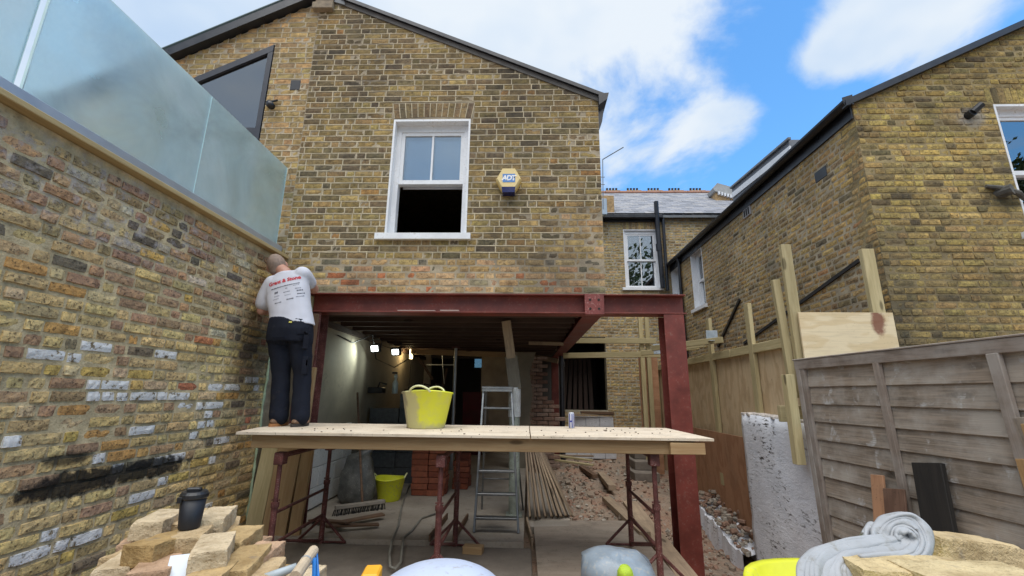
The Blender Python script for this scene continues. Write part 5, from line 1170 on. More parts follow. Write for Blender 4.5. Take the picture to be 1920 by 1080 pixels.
# white rendered garden wall stub
T = mat('white_masonry_paint'); p = pos(T); a = T.noise(p, 3, 6, .65); b_n = T.noise(T.N('ShaderNodeMapping', {'Vector': p, 'Scale': (9, 9, 26), 'Rotation': (.5, 0, 0)}).outputs[0], 1.2, 5, .7, dist=.8)
wob_ = T.vmath('ADD', T.N('ShaderNodeMapping', {'Vector': p, 'Scale': (9, 5, 11), 'Rotation': (.7, 0, 0)}).outputs[0], T.N('ShaderNodeTexNoise', {'Vector': p, 'Scale': 9.0, 'Detail': 5.0}).outputs['Color'])
flk = T.noise(T.N('ShaderNodeMapping', {'Vector': p, 'Scale': (20, 14, 44), 'Rotation': (-.75, 0, 0)}).outputs[0], 1.0, 6, .62, dist=.5)
c = T.ramp(a, [(.3, (.66, .68, .73)), (.6, (.80, .81, .85))]); c = T.mix(T.math('MULTIPLY', T.mr(flk, .56, .61), T.mr(T.noise(p, 2.6, 4, .6), .50, .62)), c, (.075, .07, .066)); c = T.mix(T.mr(T.noise(p, 26, 4, .7), .6, .75, 0, .45), c, (.34, .33, .32))
M['whitewall'] = finish(T, c, .85, T.bump(T.math('ADD', b_n, a), .7, .012))
ws = thing('white_wall_stub', 'broken end of a white painted garden wall in front of the hoarding', 'wall', (2.5, 4.6, 0))
rng = random.Random(13); yy = [5.20 - i * .055 for i in range(30)]; zs = [-.45 + i * .105 for i in range(16)]
vs = []; nn = len(zs)
for y in yy:
    for z in zs:
        top = 1.12 - (5.2 - y) * .03; f = (z + .45) / 1.575; zz = -.45 + f * (top + .45)
        vs.append((2.42 + noise.noise(V((y * 6, z * 6, 3))) * .012 + noise.noise(V((y * 20, z * 20, 8))) * .005 + (.012 if f > .98 else 0), y + noise.noise(V((z * 5, 1, 2))) * .012 * (y > 5.18), zz + (noise.noise(V((y * 9, 0, 0))) * .012 if f > .98 else 0)))
k0 = len(vs); vs += [(x + .19, y, z + .01) for x, y, z in vs]
fs = []
for i in range(len(yy) - 1):
    for j in range(nn - 1):
        q = (i * nn + j, i * nn + j + 1, (i + 1) * nn + j + 1, (i + 1) * nn + j); fs += [q, tuple(k0 + v for v in q[::-1])]
    fs.append((i * nn + nn - 1, k0 + i * nn + nn - 1, k0 + (i + 1) * nn + nn - 1, (i + 1) * nn + nn - 1))
for j in range(nn - 1):
    fs.append((j, k0 + j, k0 + j + 1, j + 1)); e = (len(yy) - 1) * nn; fs.append((e + j, e + j + 1, k0 + e + j + 1, k0 + e + j))
MB().add(vs, fs).build('rendered_face', M['whitewall'], ws, True)
cm = MB(); rng = random.Random(4)
for i in range(40):
    y = 5.19 - i * .040; cm.cbox(Matrix.Translation(V((2.525 + rng.uniform(-.02, .02), y, 1.125 - (5.2 - y) * .03 + rng.uniform(-.006, .006)))) @ Matrix.Rotation(rng.uniform(-.3, .3), 4, 'Z'), .17, .05, .03, .006)
kind(cm.build('broken_top', m_plain('broken_white_render', (.58, .53, .48), .95, .3, 20, .6), ws), 'stuff')
# low broken footing with brick rubble on it
lf = thing('broken_footing', 'low broken white rendered footing with brick rubble on top beside the trench', 'wall', (2.2, 4.8, 0))
vs = []; ys = [6.6 - i * .06 for i in range(24)]; rng = random.Random(21)
for y in ys:
    t = -.06 - (6.6 - y) * .20 + rng.uniform(-.03, .03); 
    vs += [(2.30 + rng.uniform(-.012, .012), y, -.7), (2.30 + rng.uniform(-.02, .02), y, t), (2.38, y, t + rng.uniform(-.02, .02)), (2.55, y, t + .04), (2.55, y, -.7)]
fs = [(i * 5 + k, i * 5 + k + 1, i * 5 + k + 6, i * 5 + k + 5) for i in range(len(ys) - 1) for k in range(4)] + [(0, 1, 2, 3, 4)]
MB().add(vs, fs).build('footing', M['whitewall'], lf)
rub = MB(); rng = random.Random(31)
for i in range(150):
    y = rng.uniform(5.22, 6.6); x = rng.uniform(2.32, 2.56); s = rng.uniform(.014, .036); z = -.05 - (6.6 - y) * .20 + s * .6 + rng.uniform(0, .16) * (x - 2.30) * 4
    rub.cbox(Matrix.Translation(V((x, y, z))) @ Matrix.Rotation(rng.random() * 6, 4, 'Z') @ Matrix.Rotation(rng.random() * 2, 4, 'X'), s * 2.4, s * 1.5, s * 1.2, s * .2, rng.choice((0, 0, 1, 2)))
kind(rub.build('rubble', [bpy.data.materials['broken_brick'], bpy.data.materials['broken_mortar'], bpy.data.materials['dusty_stone']], lf), 'stuff')

# ------------------------------------------------------------------ weathered fence panel
fp = thing('fence_panel', 'weathered grey overlap fence panel leaning at the right boundary', 'fence', (2.36, 3.9, 0))
fa = V((2.385, 3.93, 0)); fdir = V((.085, -1, 0)).normalized(); fn = V((-1, -.085, 0)).normalized()
FP = lambda s, z, d=0: fa + fdir * s + V((.012 * (z - 1.6), .05 * (z - 1.6), z)) + fn * d
FL = 2.6; SH = .138
for r in range(13):
    z = 1.55 - r * SH
    top, bot = FP(0, z), FP(0, z - SH)
    plank('slat', FP(.03, z - SH / 2 - .012, .012), FP(FL, z - SH / 2 - .012, .012), .012, SH + .024, M['greyboard'], fp, (fn * .085 * 0 + UP + fn * .10).normalized() if False else V((0, 0, 1)) + fn * -.11)
for (s, w, d) in ((.0, .05, .035), (.05, .045, .03), (.78, .05, .036), (1.50, .06, .040), (2.2, .06, .04)):
    plank('upright', FP(s + .02, -.25, d), FP(s + .02, 1.54 if s else 1.60, d), w, .028, M['greyrail'], fp, fn)
plank('top_rail', FP(-.01, 1.575, .035), FP(FL, 1.575, .035), .03, .075, M['greyrail'], fp); plank('capping', FP(-.02, 1.62, .02), FP(FL, 1.62, .02), .07, .012, M['greyrail'], fp)
# loose timbers leaning on the fence
tag(plank('leaning_batten', FP(1.64, .2, .09), FP(1.60, 1.19, .06), .05, .03, m_wood('split_pine', (.48, .31, .15), (.36, .21, .09), (.12, .07, .03), 1, .3), None, fn), 'pale split batten leaning on the fence, the nearer taller one', 'batten', 'pale battens leaning on the fence')
tag(plank('leaning_batten', FP(1.56, .2, .075), FP(1.525, 1.02, .055), .045, .025, bpy.data.materials['split_pine'], None, fn), 'pale split batten leaning on the fence, the shorter one beside the upright', 'batten', 'pale battens leaning on the fence')
tag(plank('leaning_post', FP(1.60, 1.02, .05), FP(1.575, 1.22, .045), .09, .02, M['greyboard'], None, fn), 'small grey board piece on the fence behind the pale battens', 'board')
tag(plank('dark_board', FP(1.05, .55, .10), FP(1.02, .93, .05), .19, .03, m_wood('tarred_board', (.035, .03, .026), (.022, .02, .018), (.01, .01, .01), 1, .2), None, fn), 'short black stained board leaning on the fence behind the towel', 'board')
tag(plank('brown_offcut', FP(.66, .42, .12), FP(.64, .80, .05), .10, .018, M['brownboard'], None, fn), 'orange brown offcut leaning on the fence, the left one', 'board', 'brown offcuts leaning on the fence')
tag(plank('brown_offcut', FP(.80, .42, .14), FP(.77, .74, .07), .16, .014, m_ply('dark_brown_board', (.16, .09, .06), (.11, .06, .04), .3), None, fn), 'dark brown offcut leaning on the fence, the right one', 'board', 'brown offcuts leaning on the fence')
# ------------------------------------------------------------------ bell box and camera on the house
bx = thing('alarm_bell_box', 'cream hexagonal alarm bell box with blue lettered badge on the brick gable', 'alarm box', (-.192, FY, 3.6))
cx, cz = -.194, 3.610; cream = m_plain('cream_plastic', (.74, .58, .27), .45, .08, 5, .05, spots=(.55, .42, .2)); cream2 = m_plain('cream_side', (.62, .42, .12), .5, .1)
hexp = lambda k, y: [V((cx + math.cos(a) * .142 * k, y, cz + math.sin(a) * .158 * k)) for a in [math.pi / 3 * i for i in range(6)]]
b = MB(); h1, h2, h3 = hexp(1, FY - .001), hexp(.98, FY - .075), hexp(.86, FY - .10)
b.add(h1 + h2 + h3, [tuple(range(12, 18))] + [(i, (i + 1) % 6, 6 + (i + 1) % 6, 6 + i) for i in range(6)] + [(6 + i, 6 + (i + 1) % 6, 12 + (i + 1) % 6, 12 + i) for i in range(6)])
b.build('cover', cream, bx)
for i in (3, 5, 4):
    a, c2 = h1[i], h1[(i + 1) % 6]
    for k in range(5):
        y = FY - .014 - k * .012; b = MB(); m0 = V((cx, 0, cz)); p, q = V((a.x, y, a.z)), V((c2.x, y, c2.z)); off = ((p + q) / 2 - V((cx, y, cz))).normalized() * .002
        b.bar(p.lerp(q, .1) + off, p.lerp(q, .9) + off, .006, .004, off, .0008); b.build('louvre', cream2, bx)
b = MB(); b.prism([V((cx - .068, FY - .104, cz - .165)), V((cx + .068, FY - .104, cz - .165)), V((cx + .075, FY - .104, cz - .10)), V((cx - .075, FY - .104, cz - .10))], (0, .10, 0)); b.build('strobe_lens', m_plain('dark_blue_lens', (.012, .016, .09), .2, .1), bx)
blue_b = m_plain('badge_blue', (.08, .21, .50), .5, .05); wht = m_plain('print_white', (.8, .8, .8), .5, .02)
b = MB(); b.box(cx - .066, cx + .072, FY - .1025, FY - .1004, cz - .045, cz + .055, .0005); bd = b.build('badge', blue_b, bx)
DG = bpy.context.evaluated_depsgraph_get
def text_mesh(s, size, bold=0.0, shear=0., align='CENTER', space=1.0):
    cu = bpy.data.curves.new('lettering', 'FONT'); cu.body = s; cu.size = size; cu.offset = bold; cu.align_x = align; cu.align_y = 'CENTER'; cu.shear = shear; cu.space_character = space; cu.resolution_u = 3
    o = bpy.data.objects.new('lettering', cu); COL.objects.link(o); dg = DG(); dg.update()
    me = bpy.data.meshes.new_from_object(o.evaluated_get(dg)); bpy.data.objects.remove(o); return me
me = text_mesh('ADT', .082, .0035, .18, space=.82); me.materials.append(wht)
put(bpy.data.objects.new('lettering', me), bd, Matrix.Translation(V((cx + .001, FY - .1031, cz + .004))) @ Matrix.Rotation(math.pi / 2, 4, 'X'))
cc = thing('security_camera', 'small black security camera on a bracket beside the dark slanted window', 'camera', (-3.04, FY, 4.6))
b = MB(); b.box(-3.10, -3.03, FY - .05, FY - .001, 4.60, 4.67, .01); b.tube([(-3.06, FY - .04, 4.64), (-2.99, FY - .09, 4.62)], .014, 8); b.tube([(-3.05, FY - .03, 4.66), (-2.96, FY - .05, 4.665)], .012, 8); b.build('bracket', M['black'], cc)
b = MB(); b.tube([(-3.03, FY - .08, 4.61), (-2.96, FY - .14, 4.52)], [.035, .04], 12); b.build('camera_body', M['black'], cc, True)

# ------------------------------------------------------------------ the workman
def solid(name, prims, vox, m, parent=None, smooth=5, wrinkle=None):
    """union of tapered limbs and lofted rings fused into one continuous skin"""
    mb = MB()
    for p in prims:
        if p[0] == 'c':                                    # tapered capsule chain
            pts = [V(q) for q in p[1]]; rs = p[2]; n = 14
            mb.tube(pts, rs, n)
            for q, r in zip(pts, rs):
                mb.lathe(q, [(.0005, -r)] + [(r * math.sin(math.pi * k / 8), -r * math.cos(math.pi * k / 8)) for k in range(1, 8)] + [(.0005, r)], n)
        elif p[0] == 'e':                                  # ellipsoid: centre, radii, rotation
            R_ = p[3] if len(p) > 3 else Matrix.Identity(3); n = 18; st = len(mb.v)
            mb.lathe((0, 0, 0), [(.001, -1)] + [(math.sin(math.pi * k / 12), -math.cos(math.pi * k / 12)) for k in range(1, 12)] + [(.001, 1)], n)
            for i in range(st, len(mb.v)):
                q = V(mb.v[i]); mb.v[i] = tuple(V(p[1]) + R_ @ V((q.x * p[2][0], q.y * p[2][1], q.z * p[2][2])))
        else:                                              # loft: [(centre, lateral vector, depth vector)]
            n = 24; st = len(mb.v); rings = p[1]; vs = []
            for (c, a, d) in rings:
                for k in range(n):
                    t = 2 * math.pi * k / n; ca, sa = math.cos(t), math.sin(t)
                    f = (abs(ca) ** 2.4 + abs(sa) ** 2.4) ** (-1 / 2.4)
                    vs.append(V(c) + V(a) * ca * f + V(d) * sa * f)
            fs = [(i * n + k, i * n + (k + 1) % n, (i + 1) * n + (k + 1) % n, (i + 1) * n + k) for i in range(len(rings) - 1) for k in range(n)] + [tuple(range(n))[::-1], tuple(range((len(rings) - 1) * n, len(rings) * n))]
            mb.add(vs, fs)
    me = mb.mesh(name, m); o = bpy.data.objects.new(name, me); COL.objects.link(o)
    r = o.modifiers.new('r', 'REMESH'); r.mode = 'VOXEL'; r.voxel_size = vox; r.use_smooth_shade = True
    if smooth: s_ = o.modifiers.new('s', 'SMOOTH'); s_.iterations = smooth; s_.factor = .5
    dg = DG(); dg.update(); me2 = bpy.data.meshes.new_from_object(o.evaluated_get(dg)); bpy.data.objects.remove(o)
    me2.materials.clear(); me2.materials.append(m)
    if wrinkle:
        nr = [v.normal.copy() for v in me2.vertices]
        for v, n_ in zip(me2.vertices, nr): v.co += n_ * wrinkle(v.co)
    me2.polygons.foreach_set('use_smooth', [True] * len(me2.polygons))
    if parent is not None:
        me2.transform(WM(parent).inverted())
        return put(bpy.data.objects.new(name, me2), parent, WM(parent))
    return put(bpy.data.objects.new(name, me2))
skin = m_plain('ruddy_skin', (.46, .24, .175), .55, .12, 10, .1, spots=(.42, .17, .12))
T = mat('white_cotton'); p = pos(T); a = T.noise(p, 5, 4, .6); f_ = T.noise(p, 260, 2, .5)
M['tee'] = finish(T, T.mix(a, (.50, .505, .57), (.60, .605, .67)), .9, T.bump(f_, .12, .001), spec=.2)
T = mat('navy_workwear'); p = pos(T); a = T.noise(p, 7, 5, .65); f_ = T.noise(p, 220, 2, .5); du = T.mr(T.noise(p, 16, 5, .7), .58, .74, 0, .3)
M['navy'] = finish(T, T.mix(du, T.mix(a, (.006, .0075, .015), (.016, .019, .030)), (.06, .056, .05)), .9, T.bump(T.math('ADD', a, f_), .2, .003), spec=.2)
PY = 3.98
man = thing('person', 'man in a white printed T-shirt and navy work trousers reaching up at the wall corner', 'person', (-2.07, 3.95, 1.006))
LS, RS = V((-2.475, 4.05, 2.315)), V((-2.15, 4.03, 2.405)); LE, RE = V((-2.53, 4.06, 2.05)), V((-2.15, 4.27, 2.315)); LH, RH = V((-2.50, 4.36, 2.13)), V((-2.28, 4.42, 2.37))
NB = V((-2.355, 4.06, 2.43)); HC = V((-2.475, 4.12, 2.515)); WA = V((-2.185, 3.98, 1.95)); HP = V((-2.17, 3.97, 1.84)); CH = V((-2.275, 4.03, 2.22))
LHP, RHP = V((-2.265, 3.97, 1.84)), V((-2.085, 3.97, 1.84)); LK, RK = V((-2.215, 3.99, 1.46)), V((-2.02, 3.99, 1.46)); LA, RA = V((-2.175, 3.97, 1.09)), V((-1.985, 3.97, 1.09))
lat = (RS - LS).normalized()
hd = Matrix.Rotation(-.35, 3, 'Y') @ Matrix.Rotation(.30, 3, 'X')
hz = Matrix.Rotation(.35, 3, 'Z') @ hd
def fingers(w, dirv, side, curl):
    """five tapered, bent fingers from a palm at w"""
    out = []; dirv = dirv.normalized(); side = side.normalized(); nrm_ = dirv.cross(side).normalized(); pc_ = w + dirv * .045
    out.append(('e', pc_, (.042, .052, .017), Matrix((side, dirv, nrm_)).transposed()))
    for i, ln in enumerate((.066, .075, .070, .055)):
        b0 = pc_ + dirv * .04 + side * (-.031 + i * .0205); b1 = b0 + dirv * ln * .5 + nrm_ * curl * ln * .15; b2 = b1 + dirv * ln * .32 + nrm_ * curl * ln * .32; b3 = b2 + dirv * ln * .16 + nrm_ * curl * ln * .26
        out.append(('c', (b0, b1, b2, b3), (.0095, .009, .0082, .007)))
    t0 = pc_ - side * .034 - dirv * .02; out.append(('c', (t0, t0 - side * .022 + dirv * .03, t0 - side * .026 + dirv * .058 + nrm_ * curl * .01), (.0115, .0105, .008)))
    return out
face = []
H3 = lambda x, y, z: HC + hz @ V((x, y, z))
face += [('e', HC, (.086, .104, .118), hz), ('e', H3(0, .035, -.055), (.058, .062, .06), hz), ('c', (H3(0, .09, .01), H3(0, .112, -.022)), (.010, .014)), ('e', H3(0, .083, -.06), (.026, .012, .009), hz), ('c', (H3(-.045, .08, .022), H3(.045, .08, .022)), (.011, .011))]
for s in (-1, 1): face += [('e', H3(s * .088, -.005, -.008), (.010, .022, .034), hz), ('e', H3(s * .032, .082, .004), (.013, .012, .010), hz)]
body = face + [('c', (NB, NB.lerp(HC, .55)), (.062, .056)), ('loft', [(HP, lat * .15, V((0, .10, 0))), (WA, lat * .145, V((0, .095, 0))), (CH, lat * .165, V((0, .10, 0))), (LS.lerp(RS, .5), lat * .17, V((0, .075, 0))), (NB, lat * .06, V((0, .06, 0)))]),
    ('c', (LS, LE), (.055, .043)), ('c', (LE, LE.lerp(LH, .4), LH), (.043, .045, .029)), ('c', (RS, RE), (.055, .045)), ('c', (RE, RE.lerp(RH, .35), RH), (.045, .045, .029)),
    ('c', (LHP, LK, LA), (.085, .055, .045)), ('c', (RHP, RK, RA), (.085, .055, .045)), ('c', (LA, V((-2.18, 4.06, 1.045))), (.042, .035)), ('c', (RA, V((-1.98, 4.06, 1.045))), (.042, .035))]
body += fingers(LH, LH - LE, V((0, 0, 1)), .6) + fingers(RH, RH - RE, V((0, .3, 1)), .6)
solid('body', body, .0085, skin, man, 3)
# hair: close grey crop over crown and back
sk_m = m_plain('grey_stubble', (.26, .19, .15), .8, .25, 40, .5)
hm = solid('hair', [('e', HC + hz @ V((0, -.010, .012)), (.0865, .1005, .1135), hz), ('e', HC + hz @ V((0, -.034, -.034)), (.078, .074, .070), hz)], .009, sk_m, man, 2)
bm = bmesh.new(); bm.from_mesh(hm.data); iv = hz.inverted(); Wm = WM(man)
kill = [v for v in bm.verts if (lambda q: q.y > .045 + q.z * .25 or q.z < -.062 + max(0, q.y) * 1.1)(iv @ ((Wm @ v.co) - HC))]
bmesh.ops.delete(bm, geom=kill, context='VERTS'); bm.to_mesh(hm.data); bm.free()
for s in (-1, 1):
    e = MB(); e.lathe(H3(s * .032, .0925, .006), [(.001, -.006), (.005, -.0035), (.006, 0), (.001, .0025)], 8, hz @ V((0, 1, 0))); e.build('eye', M['black'], man)
def wr_tee(co):
    w = Wm @ co; d = (w - V((-2.42, 3.9, 2.0))); k = w.z - 1.96
    t = math.sin((w.x * .62 - w.z * 1.0) * 62 + noise.noise(w * 7) * 2.4); low = max(0, 1 - abs(k - .10) / .2)
    return .0055 * t * low + noise.noise(w * 11) * .004 + .003 * math.sin(w.z * 90 + w.x * 40) * max(0, 1 - abs(k) / .07)
lt2 = V((1, 0, .10)).normalized()
tee = [('loft', [(V((-2.165, 3.975, 1.925)), V((.205, 0, -.02)), V((0, .135, 0))), (V((-2.185, 3.985, 1.98)), V((.20, 0, -.015)), V((0, .13, 0))), (V((-2.235, 4.0, 2.10)), V((.19, 0, .03)), V((0, .125, 0))), (CH, lat * .205, V((0, .125, 0))), (LS.lerp(RS, .5) + V((0, .0, -.02)), lat * .215, V((0, .10, 0))), (LS.lerp(RS, .52) + V((-.01, .01, .045)), lat * .15, V((0, .08, 0))), (NB + V((0, -.005, -.005)), lat * .075, V((0, .068, .0)))]),
       ('c', (LS + V((.03, 0, .0)), LS.lerp(LE, .5), LS.lerp(LE, .72)), (.085, .080, .078)), ('c', (RS + V((-.010, 0, -.002)), RS.lerp(RE, .3), RS.lerp(RE, .52)), (.08, .074, .07))]
shirt = solid('t_shirt', tee, .0095, M['tee'], man, 7, wr_tee)
# cut the shirt open at neck and sleeve ends is unnecessary: the skin passes through; trousers overlap the hem
def wr_trs(co):
    w = Wm @ co; k = max(0, 1 - abs(w.z - 1.46) / .16) + .8 * max(0, 1 - abs(w.z - 1.12) / .14) + .5 * max(0, 1 - abs(w.z - 1.78) / .12)
    return .007 * k * math.sin(w.z * 78 + noise.noise(w * 9) * 3 + w.x * 14) + noise.noise(w * 10) * .006
trs = [('loft', [(V((-2.175, 3.97, 1.96)), V((.19, 0, -.012)), V((0, .125, 0))), (V((-2.17, 3.965, 1.86)), V((.20, 0, 0)), V((0, .138, 0))), (V((-2.165, 3.965, 1.74)), V((.205, 0, 0)), V((0, .135, 0)))]),
       ('c', (LHP + V((-.005, 0, -.06)), LK.lerp(LHP, .4), LK, LK.lerp(LA, .6), LA + V((0, .0, .0))), (.106, .094, .079, .077, .082)), ('c', (RHP + V((.005, 0, -.06)), RK.lerp(RHP, .4), RK, RK.lerp(RA, .6), RA), (.106, .094, .079, .077, .082))]
tro = solid('trousers', trs, .010, M['navy'], man, 5, wr_trs)
BV = lambda o: BVHTree.FromPolygons([Wm @ v.co for v in o.data.vertices], [tuple(p.vertices) for p in o.data.polygons])
def flat_on(tree, me, Mx, dirv, off, name, m, parent):
    """lay flat print or a flap onto a surface by casting along dirv"""
    for v in me.vertices:
        w = Mx @ v.co; h = tree.ray_cast(w - dirv * .5, dirv)
        v.co = (h[0] - dirv * off) if h[0] is not None else w
    me.transform(WM(parent).inverted()); me.materials.clear(); me.materials.append(m)
    return put(bpy.data.objects.new(name, me), parent, WM(parent))
def grid_me(w, h, nx, ny):
    b = MB(); b.v = [((i / nx - .5) * w, (j / ny - .5) * h, 0) for j in range(ny + 1) for i in range(nx + 1)]
    b.f = [(j * (nx + 1) + i, j * (nx + 1) + i + 1, (j + 1) * (nx + 1) + i + 1, (j + 1) * (nx + 1) + i) for j in range(ny) for i in range(nx)]; b.mi = [0] * len(b.f)
    return b.mesh('patch', M['navy'], fix=False)
ttree = BV(shirt); dv = V((-.10, 1, .05)).normalized()
rx_ = V((.962, .0, .272)).normalized(); ry_ = V((-.30, .1, .95)); ry_ = (ry_ - rx_ * rx_.dot(ry_)).normalized(); rz_ = rx_.cross(ry_)
def TM(px, py, Y=3.85):
    c = at(px, py, Y=Y); return Matrix(((rx_.x, ry_.x, rz_.x, c.x), (rx_.y, ry_.y, rz_.y, c.y), (rx_.z, ry_.z, rz_.z, c.z), (0, 0, 0, 1)))
red = m_plain('print_red', (.50, .025, .035), .8, .1); ink = m_plain('print_ink', (.045, .05, .07), .8, .15); inkl = m_plain('print_grey', (.20, .21, .26), .8, .15)
me = text_mesh('Grant & Stone', .052, .0020, 0, space=1.0); flat_on(ttree, me, TM(525, 523), dv, .0025, 'lettering', red, shirt)
LG = [(528, 533.5, .27, .011, 0), (513, 547, .035, .030, 0), (515, 554, .05, .009, 1), (514, 560, .06, .009, 1), (519, 567, .065, .011, 0), (532, 538, .02, .012, 1), (533, 545, .06, .009, 1), (536, 551, .055, .008, 1), (541, 559, .06, .016, 0), (553, 537, .05, .010, 1), (556, 541, .05, .012, 0), (558, 547, .055, .012, 0), (557, 553, .06, .010, 1), (512, 538, .05, .006, 1), (549, 531, .05, .006, 1)]
rng = random.Random(14)
for (px, py, w, h, k) in LG:        # the small supplier marks are too blurred to read: plain bars and blocks of print
    mb_ = MB(); n = max(3, int(w / .009)); x = -w / 2
    for i in range(n):
        ww = w / n * rng.uniform(.55, .85); hh = h * rng.uniform(.6, 1); xs = [x, x + ww]; mb_.add([(xs[0], -hh / 2, 0), (xs[1], -hh / 2, 0), (xs[1], hh / 2, 0), (xs[0], hh / 2, 0)], [(0, 1, 2, 3)]); x += w / n
    flat_on(ttree, mb_.mesh('print', ink, fix=False), TM(px, py), dv, .0025, 'print', inkl if k else ink, shirt)
trt = BV(tro); dv2 = V((0, 1, 0))
def patch(px, py, w, h, nm, off=.006, m=None, dv_=dv2):
    c = at(px, py, Y=3.8); Mx = Matrix.Translation(c) @ Matrix.Rotation(math.pi / 2, 4, 'X'); g = grid_me(w, h, 5, 4); o = flat_on(trt, g, Mx, dv_, off, nm, m or M['navy'], tro)
    sm_ = o.modifiers.new('t', 'SOLIDIFY'); sm_.thickness = .004; return o
patch(566, 619, .13, .05, 'pocket_flap', .008); patch(566, 640, .12, .12, 'back_pocket', .004); patch(517, 638, .12, .12, 'back_pocket', .004)
patch(568, 684, .075, .15, 'cargo_pocket', .007)
patch(541, 602.5, .025, .014, 'label_tag', .011, m_plain('yellow_label', (.55, .50, .10), .7, .1))
patch(575, 680, .012, .05, 'reflective_tab', .016, wht)
for ax, lab in ((LA, 0), (RA, 1)):
    bt2 = solid('boot', [('c', (ax + V((0, -.02, .03)), ax + V((0, -.01, -.03))), (.056, .055)), ('e', ax + V((-.01, .03, -.045)), (.052, .125, .042)), ('e', ax + V((-.015, .10, -.05)), (.052, .065, .036))], .010, m_plain('brown_boot_leather', (.16, .085, .045), .7, .3, 12, .3, spots=(.3, .22, .15)) if 'brown_boot_leather' not in bpy.data.materials else bpy.data.materials['brown_boot_leather'], man, 3)
    s = MB(); pts = [V((ax.x - .01 + .054 * math.cos(t) * (1 if math.sin(t) > -.2 else .9), ax.y + .03 + .135 * math.sin(t), 1.007)) for t in [2 * math.pi * k / 20 for k in range(20)]]
    s.prism(pts, (0, 0, .024)); s.build('sole', m_plain('orange_tan_sole', (.40, .17, .06), .7, .2) if lab == 0 else m_plain('dark_sole', (.05, .04, .035), .8, .2), bt2)

# ------------------------------------------------------------------ reclaimed bricks stacked in the lower left, near the viewer
T = mat('reclaimed_brick'); o_ = objc(T); n1 = T.noise(o_, 14, 6, .68); n2 = T.noise(o_, 90, 3, .7); oc_ = T.N('ShaderNodeObjectInfo').outputs['Color']
c = T.mix(1, oc_, T.ramp(n1, [(.3, (.62, .58, .52)), (.55, (1, 1, 1)), (.75, (1.22, 1.2, 1.15))]), 'MULTIPLY'); c = T.mix(T.mr(n2, .58, .70, 0, .55), c, (.16, .11, .06)); c = T.mix(T.mr(T.noise(o_, 8, 5, .6), .62, .70, 0, .6), c, (.14, .13, .125))
M['rbrick'] = finish(T, c, .95, T.bump(T.math('ADD', n1, T.math('MULTIPLY', n2, .8)), 1.0, .009), spec=.2)
def rough_brick(seed, sx=.205, sy=.098, sz=.062):
    bm = bmesh.new(); bmesh.ops.create_cube(bm, size=1); bmesh.ops.subdivide_edges(bm, edges=bm.edges, cuts=9, use_grid_fill=True)
    rng = random.Random(seed); off = V((rng.random() * 50,) * 3); cut = [(V((rng.choice((-1, 1)), rng.choice((-1, 1)), rng.choice((-1, 1)))), rng.uniform(.88, .98)) for _ in range(3)]
    for v in bm.verts:
        q = v.co * 2; m_ = sorted((abs(q.x), abs(q.y), abs(q.z)))
        k = 1
        p = V((q.x * sx / 2, q.y * sy / 2, q.z * sz / 2)); e = (m_[1] > .99)
        p = V((p.x * (1 - .008 * e), p.y * (1 - .018 * e), p.z * (1 - .03 * e)))
        for d, lim in cut:
            a = q.dot(d) / 3
            if a > lim: p *= 1 - (a - lim) * .55
        p += V((noise.noise(p * 22 + off), noise.noise(p * 22 - off), noise.noise(p * 22 + off * 2))) * .0026 + V((noise.noise(p * 75 + off), noise.noise(p * 75 - off), noise.noise(p * 75 + off * 3))) * .0014 * (1.8 if m_[1] > .99 else 1)
        v.co = p
    bmesh.ops.recalc_face_normals(bm, faces=bm.faces)
    me = bpy.data.meshes.new('brick'); bm.to_mesh(me); bm.free(); me.materials.append(M['rbrick']); me.polygons.foreach_set('use_smooth', [False] * len(me.polygons)); return me
RB = [rough_brick(s) for s in range(100, 108)]
rng = random.Random(19); RC = [(.52, .39, .23), (.45, .32, .16), (.55, .42, .28), (.48, .32, .21), (.57, .46, .31), (.40, .27, .12)]
def loose_brick(c, rz, lab, group, tilt=(0, 0), col=None, mesh=None):
    o = put(bpy.data.objects.new('loose_brick', mesh or rng.choice(RB)), None, Matrix.Translation(V(c)) @ Matrix.Rotation(rz, 4, 'Z') @ Matrix.Rotation(tilt[0], 4, 'X') @ Matrix.Rotation(tilt[1], 4, 'Y'))
    o.color = (*(col or rng.choice(RC)), rng.random()); tag(o, lab, 'brick', group); return o
G1 = 'reclaimed bricks stacked near the garden wall'
def bt_at(px, py, Y): return at(px, py, Y=Y)
STK = [  # pixel of the middle of the top face, depth, turn, label
    (302, 966, 1.72, 1.87, 'brick on the top left of the pile beside the black travel mug'),
    (405, 961, 1.73, 1.94, 'brick on the top of the pile behind the black travel mug, right end yellow'),
    (350, 968, 1.81, 1.97, 'brick at the back of the pile half hidden behind the black travel mug'),
    (418, 984, 1.79, 2.05, 'pinkish brick below the topmost brick at the back right of the pile'),
    (365, 992, 1.60, 1.93, 'grey stained brick lying under the black travel mug'),
    (270, 1004, 1.72, 2.04, 'yellow brick end sticking out at the left back of the pile'),
    (312, 1006, 1.52, 1.54, 'large brick with a worn face in the middle of the pile'),
    (448, 1001, 1.66, 1.78, 'clean pale brick at the right back of the pile'),
    (402, 1016, 1.47, 2.05, 'clean brick at an angle, centre right of the pile'),
    (243, 1044, 1.50, 1.88, 'orange faced brick at the lower left of the pile'),
    (298, 1050, 1.44, 2.02, 'brick showing its rough yellow end at the bottom of the pile'),
    (262, 1030, 1.62, 1.58, 'brick mostly buried at the left side of the pile'),
    (458, 1044, 1.49, 1.78, 'broken brick with a chipped corner at the right of the pile'),
    (482, 1034, 1.58, 1.66, 'pale brick furthest right behind the chipped one'),
    (405, 1062, 1.41, 1.82, 'pale brick at the bottom edge under the angled brick'),
    (490, 1066, 1.49, 1.84, 'half brick at the bottom right of the pile beside the blue tool'),
    (455, 1018, 1.72, 1.53, 'small brick end between the back right bricks'),
]
